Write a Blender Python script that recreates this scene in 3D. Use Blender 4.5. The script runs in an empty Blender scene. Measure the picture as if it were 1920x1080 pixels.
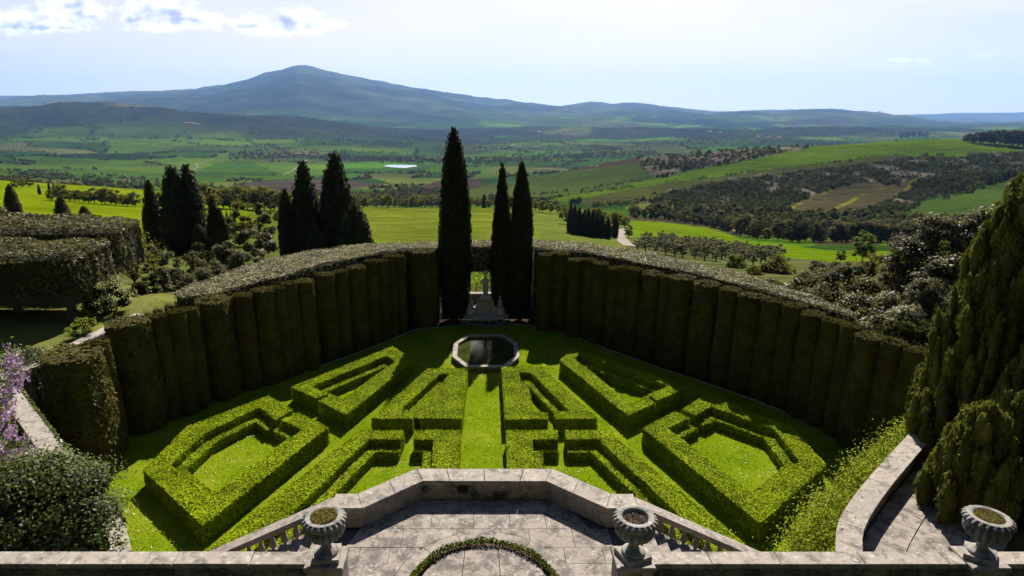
import bpy, math, random
import numpy as np
from mathutils import Vector, geometry

random.seed(7)
rng = np.random.default_rng(11)
SC = bpy.context.scene
COL = SC.collection
R = math.radians

# ------------------------------------------------------------------ camera, sky, sun, exposure
FPX, W0, H0, AX, HOR, CAMZ = 1200.0, 1920.0, 1080.0, 908.0, 205.0, 15.0
PITCH = math.atan((H0 / 2 - HOR) / FPX)
SP, CP = math.sin(PITCH), math.cos(PITCH)
cam = bpy.data.cameras.new('camera')
cam_o = bpy.data.objects.new('camera', cam)
COL.objects.link(cam_o)
cam.sensor_width = 36.0
cam.lens = 36.0 * FPX / W0
cam.shift_x = (W0 / 2 - AX) / W0
cam.clip_start, cam.clip_end = 0.1, 200000.0
cam_o.location = (0, 0, CAMZ)
cam_o.rotation_euler = (math.pi / 2 - PITCH, 0, 0)
SC.camera = cam_o

SUN_EL, SUN_AZ = R(41.5), R(10.5)
world = bpy.data.worlds.new('World')
SC.world = world
world.use_nodes = True
sun = bpy.data.lights.new('sun', 'SUN')
sun.energy = 5.0
sun.angle = R(0.53)
sun.color = (1.0, 0.94, 0.85)
sun_o = bpy.data.objects.new('sun', sun)
COL.objects.link(sun_o)
sun_o.rotation_euler = Vector((math.sin(SUN_AZ) * math.cos(SUN_EL), math.cos(SUN_AZ) * math.cos(SUN_EL), math.sin(SUN_EL))).to_track_quat('Z', 'Y').to_euler()
SC.view_settings.view_transform = 'Standard'
SC.view_settings.look = 'None'
SC.view_settings.exposure = 1.2
SC.view_settings.gamma = 1.0
SC.view_settings.use_curve_mapping = False
cy = SC.cycles
cy.max_bounces = 5
cy.diffuse_bounces = 2
cy.glossy_bounces = 2
cy.transmission_bounces = 3
cy.transparent_max_bounces = 6
cy.volume_bounces = 1
cy.sample_clamp_indirect = 4.0
cy.caustics_reflective = False
cy.caustics_refractive = False
cy.use_denoising = True


def ray(px, py):
    v = (H0 / 2 - py) / FPX
    return (px - AX) / FPX, CP + v * SP, -SP + v * CP      # right, forward, up


def P(px, py, z):
    """point of the place at height z seen at that spot of the photograph"""
    x, y, u = ray(px, py)
    k = (z - CAMZ) / u
    return (x * k, y * k, z)


def PY(px, py, Y):
    """point of the place at distance Y ahead"""
    x, y, u = ray(px, py)
    return (x / y * Y, Y, CAMZ + u / y * Y)


def to_px(X, Y, Z):
    d = Y * CP - (Z - CAMZ) * SP
    v = (Y * SP + (Z - CAMZ) * CP) / d
    return AX + FPX * X / d, H0 / 2 - FPX * v


def slope(py):
    v = (H0 / 2 - np.asarray(py, float)) / FPX
    return (SP - v * CP) / (CP + v * SP)


# world sky with a few cumulus clouds near the horizon
wn, wl = world.node_tree.nodes, world.node_tree.links
wn.clear()
w_out = wn.new('ShaderNodeOutputWorld')
w_bg = wn.new('ShaderNodeBackground')
w_sky = wn.new('ShaderNodeTexSky')
w_sky.sky_type = 'NISHITA'
w_sky.sun_disc = False
w_sky.sun_elevation = SUN_EL
w_sky.sun_rotation = SUN_AZ
w_sky.altitude = 500
w_sky.air_density = 0.6
w_sky.dust_density = 0.8
w_sky.ozone_density = 1.6
w_bg.inputs['Strength'].default_value = 0.05


def wmath(op, a, b=None, c=None):
    n = wn.new('ShaderNodeMath')
    n.operation = op
    for i, s in enumerate((a, b, c)):
        if s is None:
            continue
        if isinstance(s, (int, float)):
            n.inputs[i].default_value = s
        else:
            wl.new(s, n.inputs[i])
    return n.outputs[0]


def wramp(v, a, b, smooth=True):
    n = wn.new('ShaderNodeMapRange')
    n.interpolation_type = 'SMOOTHSTEP' if smooth else 'LINEAR'
    wl.new(v, n.inputs[0])
    n.inputs[1].default_value, n.inputs[2].default_value = a, b
    return n.outputs[0]


w_tc = wn.new('ShaderNodeTexCoord')
w_sep = wn.new('ShaderNodeSeparateXYZ')
wl.new(w_tc.outputs['Generated'], w_sep.inputs[0])
w_y = wmath('MAXIMUM', w_sep.outputs[1], 0.05)
w_az = wmath('DIVIDE', w_sep.outputs[0], w_y)
w_el = wmath('DIVIDE', w_sep.outputs[2], w_y)
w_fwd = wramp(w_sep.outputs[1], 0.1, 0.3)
w_cmb = wn.new('ShaderNodeCombineXYZ')
wl.new(w_az, w_cmb.inputs[0])
wl.new(wmath('MULTIPLY', w_el, 1.5), w_cmb.inputs[1])
w_dist = wn.new('ShaderNodeTexNoise')
w_dist.inputs['Scale'].default_value = 34.0
w_dist.inputs['Detail'].default_value = 7.0
w_dist.inputs['Roughness'].default_value = 0.62
wl.new(w_cmb.outputs[0], w_dist.inputs['Vector'])
CLOUDS = [(30, 38, 62, 22), (85, 48, 85, 13), (150, 22, 75, 20), (120, 8, 40, 16), (-60, 45, 80, 20), (300, 16, 62, 20), (262, 34, 45, 14), (345, 34, 60, 16), (330, 52, 95, 9),
          (405, 36, 22, 10), (470, 44, 52, 15), (555, 36, 62, 20), (595, 46, 50, 14), (520, 60, 90, 9), (640, 46, 24, 6),
          (1840, 103, 34, 6), (1730, 118, 26, 4), (1695, 112, 70, 5)]
acc = None
acc2 = None
for cx, cyy, rx, ry in CLOUDS:
    r_, f_, u_ = ray(cx, cyy)
    a0, e0 = r_ / f_, u_ / f_
    dx = wmath('MULTIPLY', wmath('SUBTRACT', w_az, a0), FPX / rx / 1.06)
    dy = wmath('MULTIPLY', wmath('SUBTRACT', w_el, e0), FPX / ry / 1.12)
    q = wmath('ADD', wmath('MULTIPLY', dx, dx), wmath('MULTIPLY', dy, dy))
    g = wmath('EXPONENT', wmath('MULTIPLY', q, -1.0))
    amp = 0.62 if cx > 1680 else 1.0
    g = wmath('MULTIPLY', g, amp)
    acc = g if acc is None else wmath('MAXIMUM', acc, g)
    if cx < 1680 and ry > 12:
        dx2 = wmath('MULTIPLY', dx, 1.35)
        dy2 = wmath('MULTIPLY', wmath('ADD', dy, 0.22), 1.9)
        g2 = wmath('EXPONENT', wmath('MULTIPLY', wmath('ADD', wmath('MULTIPLY', dx2, dx2), wmath('MULTIPLY', dy2, dy2)), -1.0))
        acc2 = g2 if acc2 is None else wmath('MAXIMUM', acc2, g2)
dens = wmath('ADD', acc, wmath('MULTIPLY', wmath('SUBTRACT', w_dist.outputs[0], 0.5), 2.3))
c_mask = wmath('MULTIPLY', wmath('MULTIPLY', wramp(dens, 0.34, 0.86), w_fwd), wramp(acc, 0.05, 0.3))
w_n2 = wn.new('ShaderNodeTexNoise')
w_n2.inputs['Scale'].default_value = 30.0
w_n2.inputs['Detail'].default_value = 7.0
w_off = wn.new('ShaderNodeVectorMath')
w_off.operation = 'ADD'
w_off.inputs[1].default_value = (0.006, 0.02, 0.0)
wl.new(w_cmb.outputs[0], w_off.inputs[0])
wl.new(w_off.outputs[0], w_n2.inputs['Vector'])
core = wmath('MULTIPLY', wramp(wmath('ADD', acc2, wmath('MULTIPLY', wmath('SUBTRACT', w_n2.outputs[0], 0.52), 4.2)), 0.3, 1.5), 0.75)
w_cc = wn.new('ShaderNodeMix')
w_cc.data_type = 'RGBA'
w_cc.inputs[6].default_value = (11.5, 11.5, 11.6, 1)
w_cc.inputs[7].default_value = (2.6, 3.2, 4.4, 1)
wl.new(core, w_cc.inputs[0])
# veil that whitens the sky unevenly, kept low and ahead to limit fill light
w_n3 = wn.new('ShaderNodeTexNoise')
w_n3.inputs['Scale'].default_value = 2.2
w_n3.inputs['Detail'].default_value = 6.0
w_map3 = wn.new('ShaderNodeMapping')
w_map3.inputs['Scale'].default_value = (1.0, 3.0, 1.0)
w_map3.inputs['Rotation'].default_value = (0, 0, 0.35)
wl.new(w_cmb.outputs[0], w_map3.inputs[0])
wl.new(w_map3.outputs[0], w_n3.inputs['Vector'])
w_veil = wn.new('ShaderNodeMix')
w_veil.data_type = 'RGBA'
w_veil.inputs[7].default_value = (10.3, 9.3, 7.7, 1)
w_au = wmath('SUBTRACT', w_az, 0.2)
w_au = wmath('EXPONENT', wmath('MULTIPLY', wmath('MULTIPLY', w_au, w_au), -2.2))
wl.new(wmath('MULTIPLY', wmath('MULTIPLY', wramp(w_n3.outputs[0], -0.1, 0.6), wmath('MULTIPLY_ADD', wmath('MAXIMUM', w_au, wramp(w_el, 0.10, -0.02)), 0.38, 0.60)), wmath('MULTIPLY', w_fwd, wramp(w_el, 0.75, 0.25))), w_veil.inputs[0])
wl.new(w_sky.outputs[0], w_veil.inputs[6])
w_mix = wn.new('ShaderNodeMix')
w_mix.data_type = 'RGBA'
wl.new(c_mask, w_mix.inputs[0])
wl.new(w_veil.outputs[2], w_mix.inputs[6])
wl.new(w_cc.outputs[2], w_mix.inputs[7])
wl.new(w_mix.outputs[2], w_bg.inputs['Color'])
wl.new(w_bg.outputs[0], w_out.inputs['Surface'])

# ------------------------------------------------------------------ helpers
def tag(o, label=None, cat=None, group=None, kind=None):
    if label:
        o['label'] = label
    if cat:
        o['category'] = cat
    if group:
        o['group'] = group
    if kind:
        o['kind'] = kind
    return o


def link(o, parent=None):
    COL.objects.link(o)
    if parent is not None:
        o.parent = parent
    return o


def empty(name, loc=(0, 0, 0), rz=0.0):
    o = bpy.data.objects.new(name, None)
    o.empty_display_size = 0.3
    o.location = loc
    o.rotation_euler = (0, 0, rz)
    return link(o)


def make_mesh(name, verts, faces, mat=None, smooth=False):
    """faces: list of tuples, or an (n,4) / (n,3) integer array"""
    me = bpy.data.meshes.new(name)
    if isinstance(faces, np.ndarray):
        verts = np.ascontiguousarray(verts, dtype=np.float32)
        n, k = faces.shape
        me.vertices.add(len(verts))
        me.vertices.foreach_set('co', verts.ravel())
        me.loops.add(n * k)
        me.loops.foreach_set('vertex_index', faces.astype(np.int32).ravel())
        me.polygons.add(n)
        me.polygons.foreach_set('loop_start', np.arange(0, n * k, k, dtype=np.int32))
        if smooth:
            me.polygons.foreach_set('use_smooth', np.ones(n, dtype=bool))
        me.update(calc_edges=True)
    else:
        me.from_pydata([tuple(v) for v in verts], [], faces)
        if smooth:
            me.polygons.foreach_set('use_smooth', np.ones(len(me.polygons), dtype=bool))
        me.update()
    if mat is not None:
        me.materials.append(mat)
    return me


def obj(name, me, parent=None, loc=None):
    o = bpy.data.objects.new(name, me)
    if loc is not None:
        o.location = loc
    return link(o, parent)


def copy_tree(o, parent=None):
    c = o.copy()
    COL.objects.link(c)
    c.parent = parent
    for ch in list(o.children):
        copy_tree(ch, c)
    return c


class MB:
    """collects polygons for one mesh"""
    def __init__(self):
        self.v, self.f = [], []

    def add(self, verts, faces):
        b = len(self.v)
        self.v.extend(tuple(p) for p in verts)
        self.f.extend(tuple(i + b for i in f) for f in faces)

    def box(self, x0, x1, y0, y1, z0, z1, ch=0.0):
        if ch <= 0:
            self.add([(x0, y0, z0), (x1, y0, z0), (x1, y1, z0), (x0, y1, z0), (x0, y0, z1), (x1, y0, z1), (x1, y1, z1), (x0, y1, z1)],
                     [(3, 2, 1, 0), (4, 5, 6, 7), (0, 1, 5, 4), (1, 2, 6, 5), (2, 3, 7, 6), (3, 0, 4, 7)])
        else:
            self.prism([(x0, y0), (x1, y0), (x1, y1), (x0, y1)], z0, z1, ch)

    def prism(self, poly, z0, z1, ch=0.0):
        n = len(poly)
        if sum(poly[i][0] * poly[(i + 1) % n][1] - poly[(i + 1) % n][0] * poly[i][1] for i in range(n)) < 0:
            poly = poly[::-1]
        tz = z1 if callable(z1) else (lambda x, y: z1)
        bz = z0 if callable(z0) else (lambda x, y: z0)
        if ch <= 0:
            v = [(x, y, bz(x, y)) for x, y in poly] + [(x, y, tz(x, y)) for x, y in poly]
            f = [tuple(range(n - 1, -1, -1)), tuple(range(n, 2 * n))] + [(i, (i + 1) % n, n + (i + 1) % n, n + i) for i in range(n)]
        else:
            ins = inset(poly, ch)
            v = [(x, y, bz(x, y)) for x, y in poly] + [(x, y, tz(x, y) - ch) for x, y in poly] + [(x, y, tz(x, y)) for x, y in ins]
            f = [tuple(range(n - 1, -1, -1)), tuple(range(2 * n, 3 * n))]
            for r in (0, n):
                f += [(r + i, r + (i + 1) % n, r + n + (i + 1) % n, r + n + i) for i in range(n)]
        self.add(v, f)

    def lathe(self, prof, seg=24, c=(0, 0, 0), mod=None, close=True):
        """prof: list of (radius, z); mod(k, angle, r) returns the radius"""
        v, f = [], []
        for k, (r, z) in enumerate(prof):
            for i in range(seg):
                a = 2 * math.pi * i / seg
                rr = mod(k, a, r) if mod else r
                v.append((c[0] + rr * math.cos(a), c[1] + rr * math.sin(a), c[2] + z))
        for k in range(len(prof) - 1):
            for i in range(seg):
                j = (i + 1) % seg
                f.append((k * seg + i, k * seg + j, (k + 1) * seg + j, (k + 1) * seg + i))
        if close:
            f.append(tuple(range(seg - 1, -1, -1)))
            m = (len(prof) - 1) * seg
            f.append(tuple(range(m, m + seg)))
        self.add(v, f)

    def tube(self, pts, rad, seg=7):
        """tapered tube along points"""
        pts = [Vector(p) for p in pts]
        v, f = [], []
        for k, p in enumerate(pts):
            d = (pts[min(k + 1, len(pts) - 1)] - pts[max(k - 1, 0)]).normalized()
            a = d.orthogonal().normalized() if k == 0 else (a - d * a.dot(d)).normalized()
            b = d.cross(a)
            for i in range(seg):
                t = 2 * math.pi * i / seg
                v.append(p + (a * math.cos(t) + b * math.sin(t)) * rad[k])
        for k in range(len(pts) - 1):
            for i in range(seg):
                j = (i + 1) % seg
                f.append((k * seg + i, k * seg + j, (k + 1) * seg + j, (k + 1) * seg + i))
        f.append(tuple(range(seg - 1, -1, -1)))
        m = (len(pts) - 1) * seg
        f.append(tuple(range(m, m + seg)))
        self.add(v, f)

    def build(self, name, mat, parent=None, smooth=False, loc=None):
        return obj(name, make_mesh(name, self.v, self.f, mat, smooth), parent, loc)


def inset(poly, d):
    n = len(poly)
    out = []
    for i in range(n):
        p0, p1, p2 = Vector(poly[i - 1]), Vector(poly[i]), Vector(poly[(i + 1) % n])
        a, b = (p1 - p0), (p2 - p1)
        if a.length < 1e-6 or b.length < 1e-6:
            out.append(tuple(p1))
            continue
        a.normalize()
        b.normalize()
        na, nb = Vector((-a.y, a.x)), Vector((-b.y, b.x))
        m = na + nb
        k = d / max(0.35, (1 + na.dot(nb)))
        out.append((p1.x + m.x * k, p1.y + m.y * k))
    return out


def offset_path(path, d):
    """open polyline shifted sideways by d (positive = to its left)"""
    out = []
    n = len(path)
    for i in range(n):
        p = Vector(path[i])
        a = (p - Vector(path[i - 1])).normalized() if i > 0 else None
        b = (Vector(path[i + 1]) - p).normalized() if i < n - 1 else None
        a = a or b
        b = b or a
        na, nb = Vector((-a.y, a.x)), Vector((-b.y, b.x))
        k = d / max(0.4, 1 + na.dot(nb))
        m = na + nb
        out.append((p.x + m.x * k, p.y + m.y * k))
    return out


def norm(a):
    return a / np.maximum(np.linalg.norm(a, axis=-1, keepdims=True), 1e-9)


def _h(i, s):
    x = np.sin(i[..., 0] * 127.1 + i[..., 1] * 311.7 + i[..., 2] * 74.7 + s * 19.19) * 43758.5453
    return x - np.floor(x)


def vnoise(p, s=0):
    i = np.floor(p)
    f = p - i
    f = f * f * (3 - 2 * f)
    r = 0
    for dx in (0, 1):
        for dy in (0, 1):
            for dz in (0, 1):
                w = (f[..., 0] if dx else 1 - f[..., 0]) * (f[..., 1] if dy else 1 - f[..., 1]) * (f[..., 2] if dz else 1 - f[..., 2])
                r = r + w * _h(i + np.array([dx, dy, dz]), s)
    return r


def fbm(p, o=4, s=0):
    r, a, t = 0, 1.0, 0
    for k in range(o):
        r = r + a * vnoise(p * 2 ** k + 17.3 * k, s + k)
        t += a
        a *= 0.5
    return r / t


def leaf_verts(pts, nrm, ln, wd, tilt=0.6, up=None, upmix=0.0):
    """a four-cornered leaf at every point"""
    n = len(pts)
    nn = norm(nrm + tilt * rng.normal(size=(n, 3)))
    t = rng.normal(size=(n, 3))
    if up is not None:
        t = norm(t) * (1 - upmix) + np.asarray(up) * upmix
    t = norm(t - nn * (t * nn).sum(1, keepdims=True))
    b = np.cross(nn, t)
    s = rng.uniform(0.65, 1.3, (n, 1))
    l, w = t * s * ln * 0.5, b * s * wd * 0.5
    v = np.stack([pts + l, pts + w, pts - l, pts - w], 1).reshape(-1, 3)
    return v


def leaf_mesh(name, vs, mat, body=None, body_mat=None):
    """vs: list of leaf vertex arrays; body: optional (verts, quad faces)"""
    v = np.concatenate(vs)
    f = np.arange(len(v)).reshape(-1, 4)
    if body is not None:
        f = np.concatenate([f, np.asarray(body[1]) + len(v)])
        v = np.concatenate([v, body[0]])
    me = make_mesh(name, v, f, mat)
    if body_mat is not None:
        me.materials.append(body_mat)
        mi = np.zeros(len(f), dtype=np.int32)
        mi[len(f) - len(body[1]):] = 1
        me.polygons.foreach_set('material_index', mi)
    return me


def lathe_grid(rad, zs, seg, disp=None):
    """rad(z array)->r ; returns verts, quads of a closed body, disp(points)->radial factor"""
    a = np.linspace(0, 2 * np.pi, seg, endpoint=False)
    r = np.asarray([rad(z) for z in zs])
    v = np.stack([r[:, None] * np.cos(a), r[:, None] * np.sin(a), np.repeat(np.asarray(zs)[:, None], seg, 1)], -1)
    if disp is not None:
        v[..., :2] *= disp(v)[..., None]
    m = len(zs)
    k, i = np.meshgrid(np.arange(m - 1), np.arange(seg), indexing='ij')
    j = (i + 1) % seg
    f = np.stack([k * seg + i, k * seg + j, (k + 1) * seg + j, (k + 1) * seg + i], -1).reshape(-1, 4)
    return v.reshape(-1, 3), f


def sample_quads(v, f, n):
    """random points with normals on quads, weighted by area"""
    a, b, c, d = (v[f[:, i]] for i in range(4))
    cr = np.cross(c - a, d - b)
    ar = np.linalg.norm(cr, axis=1) * 0.5
    idx = rng.choice(len(f), n, p=ar / ar.sum())
    s, t = rng.random((n, 1)), rng.random((n, 1))
    p = (a[idx] * (1 - s) + b[idx] * s) * (1 - t) + (d[idx] * (1 - s) + c[idx] * s) * t
    return p, norm(cr[idx])


# ------------------------------------------------------------------ materials
MATS = {}


def new_mat(name):
    m = bpy.data.materials.new(name)
    m.use_nodes = True
    nt = m.node_tree
    nt.nodes.clear()
    out = nt.nodes.new('ShaderNodeOutputMaterial')
    MATS[name] = m
    return m, nt.nodes, nt.links, out


def ramp(nodes, links, src, stops):
    n = nodes.new('ShaderNodeValToRGB')
    e = n.color_ramp.elements
    e[0].position, e[0].color = stops[0][0], (*stops[0][1], 1)
    e[1].position, e[1].color = stops[-1][0], (*stops[-1][1], 1)
    for p, c in stops[1:-1]:
        x = e.new(p)
        x.color = (*c, 1)
    links.new(src, n.inputs[0])
    return n.outputs[0]


def noise(nodes, links, scale, detail=4, rough=0.55, vec=None):
    n = nodes.new('ShaderNodeTexNoise')
    n.inputs['Scale'].default_value = scale
    n.inputs['Detail'].default_value = detail
    n.inputs['Roughness'].default_value = rough
    if vec is not None:
        links.new(vec, n.inputs['Vector'])
    return n.outputs[0]


def mixc(nodes, links, fac, a, b, mode='MIX'):
    n = nodes.new('ShaderNodeMix')
    n.data_type = 'RGBA'
    n.blend_type = mode
    for s, i in ((fac, 0), (a, 6), (b, 7)):
        if isinstance(s, (int, float)):
            n.inputs[i].default_value = s
        elif isinstance(s, tuple):
            n.inputs[i].default_value = (*s, 1)
        else:
            links.new(s, n.inputs[i])
    return n.outputs[2]


def leaf_mat(name, dark, mid, light, rough=0.5, trans=0.3, spec=0.4, patch=0.7, brown=None):
    """foliage: colour varies from leaf to leaf and in soft patches"""
    m, N, L, out = new_mat(name)
    geo = N.new('ShaderNodeNewGeometry')
    c = ramp(N, L, geo.outputs['Random Per Island'], [(0.0, dark), (0.5, mid), (1.0, light)])
    pn = noise(N, L, patch, 3, 0.6, geo.outputs['Position'])
    mr = N.new('ShaderNodeMapRange')
    L.new(pn, mr.inputs[0])
    mr.inputs[1].default_value, mr.inputs[2].default_value = 0.3, 0.7
    mr.inputs[3].default_value, mr.inputs[4].default_value = 0.7, 1.3
    mul = N.new('ShaderNodeVectorMath')
    mul.operation = 'SCALE'
    L.new(c, mul.inputs[0])
    L.new(mr.outputs[0], mul.inputs['Scale'])
    colr = mul.outputs[0]
    if brown:
        bn = N.new('ShaderNodeMapRange')
        bn.interpolation_type = 'SMOOTHSTEP'
        L.new(noise(N, L, 0.9, 4, 0.65, geo.outputs['Position']), bn.inputs[0])
        bn.inputs[1].default_value, bn.inputs[2].default_value, bn.inputs[4].default_value = 0.48, 0.66, 0.75
        colr = mixc(N, L, bn.outputs[0], colr, brown)
    b = N.new('ShaderNodeBsdfPrincipled')
    L.new(colr, b.inputs['Base Color'])
    b.inputs['Roughness'].default_value = rough
    b.inputs['Specular IOR Level'].default_value = spec
    if trans > 0:
        t = N.new('ShaderNodeBsdfTranslucent')
        tc = mixc(N, L, 0.5, mul.outputs[0], (0.9, 1.0, 0.25), 'MULTIPLY')
        L.new(tc, t.inputs['Color'])
        mx = N.new('ShaderNodeMixShader')
        mx.inputs[0].default_value = trans
        L.new(b.outputs[0], mx.inputs[1])
        L.new(t.outputs[0], mx.inputs[2])
        L.new(mx.outputs[0], out.inputs['Surface'])
    else:
        L.new(b.outputs[0], out.inputs['Surface'])
    return m


def stone_mat(name, base=(0.275, 0.24, 0.205), dark=(0.085, 0.078, 0.07), pale=(0.42, 0.40, 0.37), stain=0.55, spots=0.5, bump=0.4):
    """weathered travertine with lichen spots and dark growth"""
    m, N, L, out = new_mat(name)
    geo = N.new('ShaderNodeNewGeometry')
    pos = geo.outputs['Position']
    n1 = noise(N, L, 2.6, 10, 0.76, pos)
    n2 = noise(N, L, 6.0, 8, 0.7, pos)
    n0 = noise(N, L, 0.7, 4, 0.6, pos)
    c = mixc(N, L, n2, tuple(x * 0.62 for x in base), tuple(min(1, x * 1.38) for x in base))
    oi = N.new('ShaderNodeObjectInfo')
    c = mixc(N, L, 0.35, c, ramp(N, L, oi.outputs['Random'], [(0, (0.72, 0.70, 0.68)), (1, (1.15, 1.12, 1.05))]), 'MULTIPLY')
    st = N.new('ShaderNodeMapRange')
    st.interpolation_type = 'SMOOTHSTEP'
    L.new(n1, st.inputs[0])
    st.inputs[1].default_value, st.inputs[2].default_value = 0.58 - 0.2 * stain, 0.74 - 0.2 * stain
    st.inputs[4].default_value = 0.8
    c = mixc(N, L, st.outputs[0], c, dark)
    vo = N.new('ShaderNodeTexVoronoi')
    vo.inputs['Scale'].default_value = 5.5
    wv = N.new('ShaderNodeTexNoise')
    wv.inputs['Scale'].default_value = 7.0
    wv.inputs['Detail'].default_value = 4.0
    L.new(pos, wv.inputs['Vector'])
    wa = N.new('ShaderNodeVectorMath')
    wa.operation = 'MULTIPLY_ADD'
    L.new(wv.outputs['Color'], wa.inputs[0])
    wa.inputs[1].default_value = (0.34, 0.34, 0.34)
    L.new(pos, wa.inputs[2])
    L.new(wa.outputs[0], vo.inputs['Vector'])
    w = N.new('ShaderNodeMath')
    w.operation = 'MULTIPLY_ADD'
    L.new(n0, w.inputs[0])
    w.inputs[1].default_value = -0.55
    L.new(vo.outputs['Distance'], w.inputs[2])
    sp = N.new('ShaderNodeMapRange')
    sp.interpolation_type = 'SMOOTHSTEP'
    L.new(w.outputs[0], sp.inputs[0])
    sp.inputs[1].default_value, sp.inputs[2].default_value = 0.02, -0.08
    sp.inputs[4].default_value = spots
    c = mixc(N, L, sp.outputs[0], c, pale)
    n3 = noise(N, L, 22, 4, 0.7, pos)
    pit = N.new('ShaderNodeMapRange')
    L.new(n3, pit.inputs[0])
    pit.inputs[1].default_value, pit.inputs[2].default_value = 0.33, 0.24
    pit.inputs[4].default_value = 0.7
    c = mixc(N, L, pit.outputs[0], c, tuple(x * 0.6 for x in dark))
    b = N.new('ShaderNodeBsdfPrincipled')
    L.new(c, b.inputs['Base Color'])
    b.inputs['Roughness'].default_value = 0.9
    b.inputs['Specular IOR Level'].default_value = 0.2
    bp = N.new('ShaderNodeBump')
    bp.inputs['Strength'].default_value = bump
    bp.inputs['Distance'].default_value = 0.03
    L.new(n2, bp.inputs['Height'])
    L.new(bp.outputs[0], b.inputs['Normal'])
    L.new(b.outputs[0], out.inputs['Surface'])
    return m


def simple_mat(name, a, b_, scale=3.0, rough=0.9, bump=0.3, detail=6, spec=0.2):
    m, N, L, out = new_mat(name)
    geo = N.new('ShaderNodeNewGeometry')
    n1 = noise(N, L, scale, detail, 0.65, geo.outputs['Position'])
    c = ramp(N, L, n1, [(0.3, a), (0.7, b_)])
    b = N.new('ShaderNodeBsdfPrincipled')
    L.new(c, b.inputs['Base Color'])
    b.inputs['Roughness'].default_value = rough
    b.inputs['Specular IOR Level'].default_value = spec
    if bump:
        bp = N.new('ShaderNodeBump')
        bp.inputs['Strength'].default_value = bump
        bp.inputs['Distance'].default_value = 0.05
        L.new(n1, bp.inputs['Height'])
        L.new(bp.outputs[0], b.inputs['Normal'])
    L.new(b.outputs[0], out.inputs['Surface'])
    return m


M_STONE = stone_mat('weathered_travertine')
M_PAVE = stone_mat('terrace_paving_stone', (0.25, 0.215, 0.185), (0.075, 0.066, 0.058), (0.36, 0.34, 0.32), 0.75, 0.5, 0.3)
M_WALLSTONE = stone_mat('wall_stone', (0.20, 0.175, 0.145), (0.04, 0.038, 0.033), (0.32, 0.3, 0.27), 0.9, 0.3, 0.5)
M_GREYSTONE = stone_mat('grey_carved_stone', (0.25, 0.235, 0.215), (0.075, 0.072, 0.068), (0.36, 0.35, 0.33), 0.6, 0.4, 0.5)
M_FOUNT = stone_mat('pale_fountain_stone', (0.40, 0.375, 0.34), (0.17, 0.16, 0.15), (0.52, 0.5, 0.47), 0.4, 0.4, 0.4)
M_JOINT = simple_mat('mortar_joint', (0.04, 0.037, 0.032), (0.09, 0.085, 0.075), 8)
M_SOIL = simple_mat('brown_soil', (0.045, 0.030, 0.020), (0.11, 0.075, 0.05), 9, 1.0, 0.6)
M_BARK = simple_mat('grey_bark', (0.05, 0.038, 0.03), (0.14, 0.11, 0.085), 7, 1.0, 0.6)
M_BOX = leaf_mat('box_leaf', (0.128, 0.198, 0.003), (0.212, 0.288, 0.005), (0.345, 0.385, 0.010), 0.8, 0.20, 0.03, 0.9)
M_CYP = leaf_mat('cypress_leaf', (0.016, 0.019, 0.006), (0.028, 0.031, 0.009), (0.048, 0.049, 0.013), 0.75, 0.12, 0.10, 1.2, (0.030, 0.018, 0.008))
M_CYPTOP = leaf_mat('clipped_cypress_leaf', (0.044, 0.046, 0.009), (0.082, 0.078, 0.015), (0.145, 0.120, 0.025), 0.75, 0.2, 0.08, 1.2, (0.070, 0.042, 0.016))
M_CYPBIG = leaf_mat('plumed_cypress_leaf', (0.066, 0.076, 0.013), (0.105, 0.112, 0.019), (0.165, 0.160, 0.031), 0.7, 0.3, 0.06, 1.0)
M_LAUREL = leaf_mat('viburnum_leaf', (0.110, 0.104, 0.050), (0.210, 0.194, 0.105), (0.350, 0.318, 0.200), 0.6, 0.25, 0.16, 0.8)
M_HOLM = leaf_mat('holm_oak_leaf', (0.042, 0.042, 0.015), (0.092, 0.084, 0.032), (0.200, 0.170, 0.075), 0.55, 0.4, 0.20, 0.7)
M_OLIVE = leaf_mat('grey_green_leaf', (0.06, 0.064, 0.028), (0.115, 0.115, 0.052), (0.21, 0.195, 0.10), 0.7, 0.4, 0.10, 0.5)
M_SPRING = leaf_mat('spring_leaf', (0.07, 0.095, 0.012), (0.125, 0.150, 0.018), (0.20, 0.21, 0.035), 0.7, 0.45, 0.1, 0.3)
M_OAKYEL = leaf_mat('oak_catkin_leaf', (0.095, 0.098, 0.014), (0.165, 0.160, 0.022), (0.245, 0.220, 0.036), 0.8, 0.45, 0.04, 0.25)
M_SCRUB = leaf_mat('scrub_leaf', (0.026, 0.031, 0.010), (0.044, 0.049, 0.016), (0.072, 0.074, 0.025), 0.9, 0.25, 0.0, 0.05)
M_WOOD = leaf_mat('mixed_wood_leaf', (0.040, 0.042, 0.016), (0.064, 0.063, 0.024), (0.100, 0.092, 0.038), 0.9, 0.3, 0.0, 0.03)
M_GREYW = leaf_mat('bare_wood_twig', (0.045, 0.038, 0.024), (0.080, 0.066, 0.042), (0.125, 0.105, 0.070), 0.9, 0.2, 0.0, 0.1)
M_SHRUB = leaf_mat('bright_shrub_leaf', (0.120, 0.170, 0.008), (0.215, 0.260, 0.016), (0.34, 0.35, 0.035), 0.6, 0.5, 0.10, 1.0)
M_WHITEFL = leaf_mat('pale_shrub_leaf', (0.10, 0.13, 0.025), (0.24, 0.27, 0.08), (0.52, 0.50, 0.28), 0.6, 0.5, 0.12, 1.0)
M_JASMINE = leaf_mat('jasmine_leaf', (0.03, 0.04, 0.012), (0.07, 0.085, 0.025), (0.30, 0.30, 0.24), 0.6, 0.3, 0.15, 1.2)
M_PITTO = leaf_mat('pittosporum_leaf', (0.040, 0.058, 0.016), (0.090, 0.115, 0.030), (0.200, 0.215, 0.070), 0.55, 0.4, 0.18, 1.0)
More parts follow.
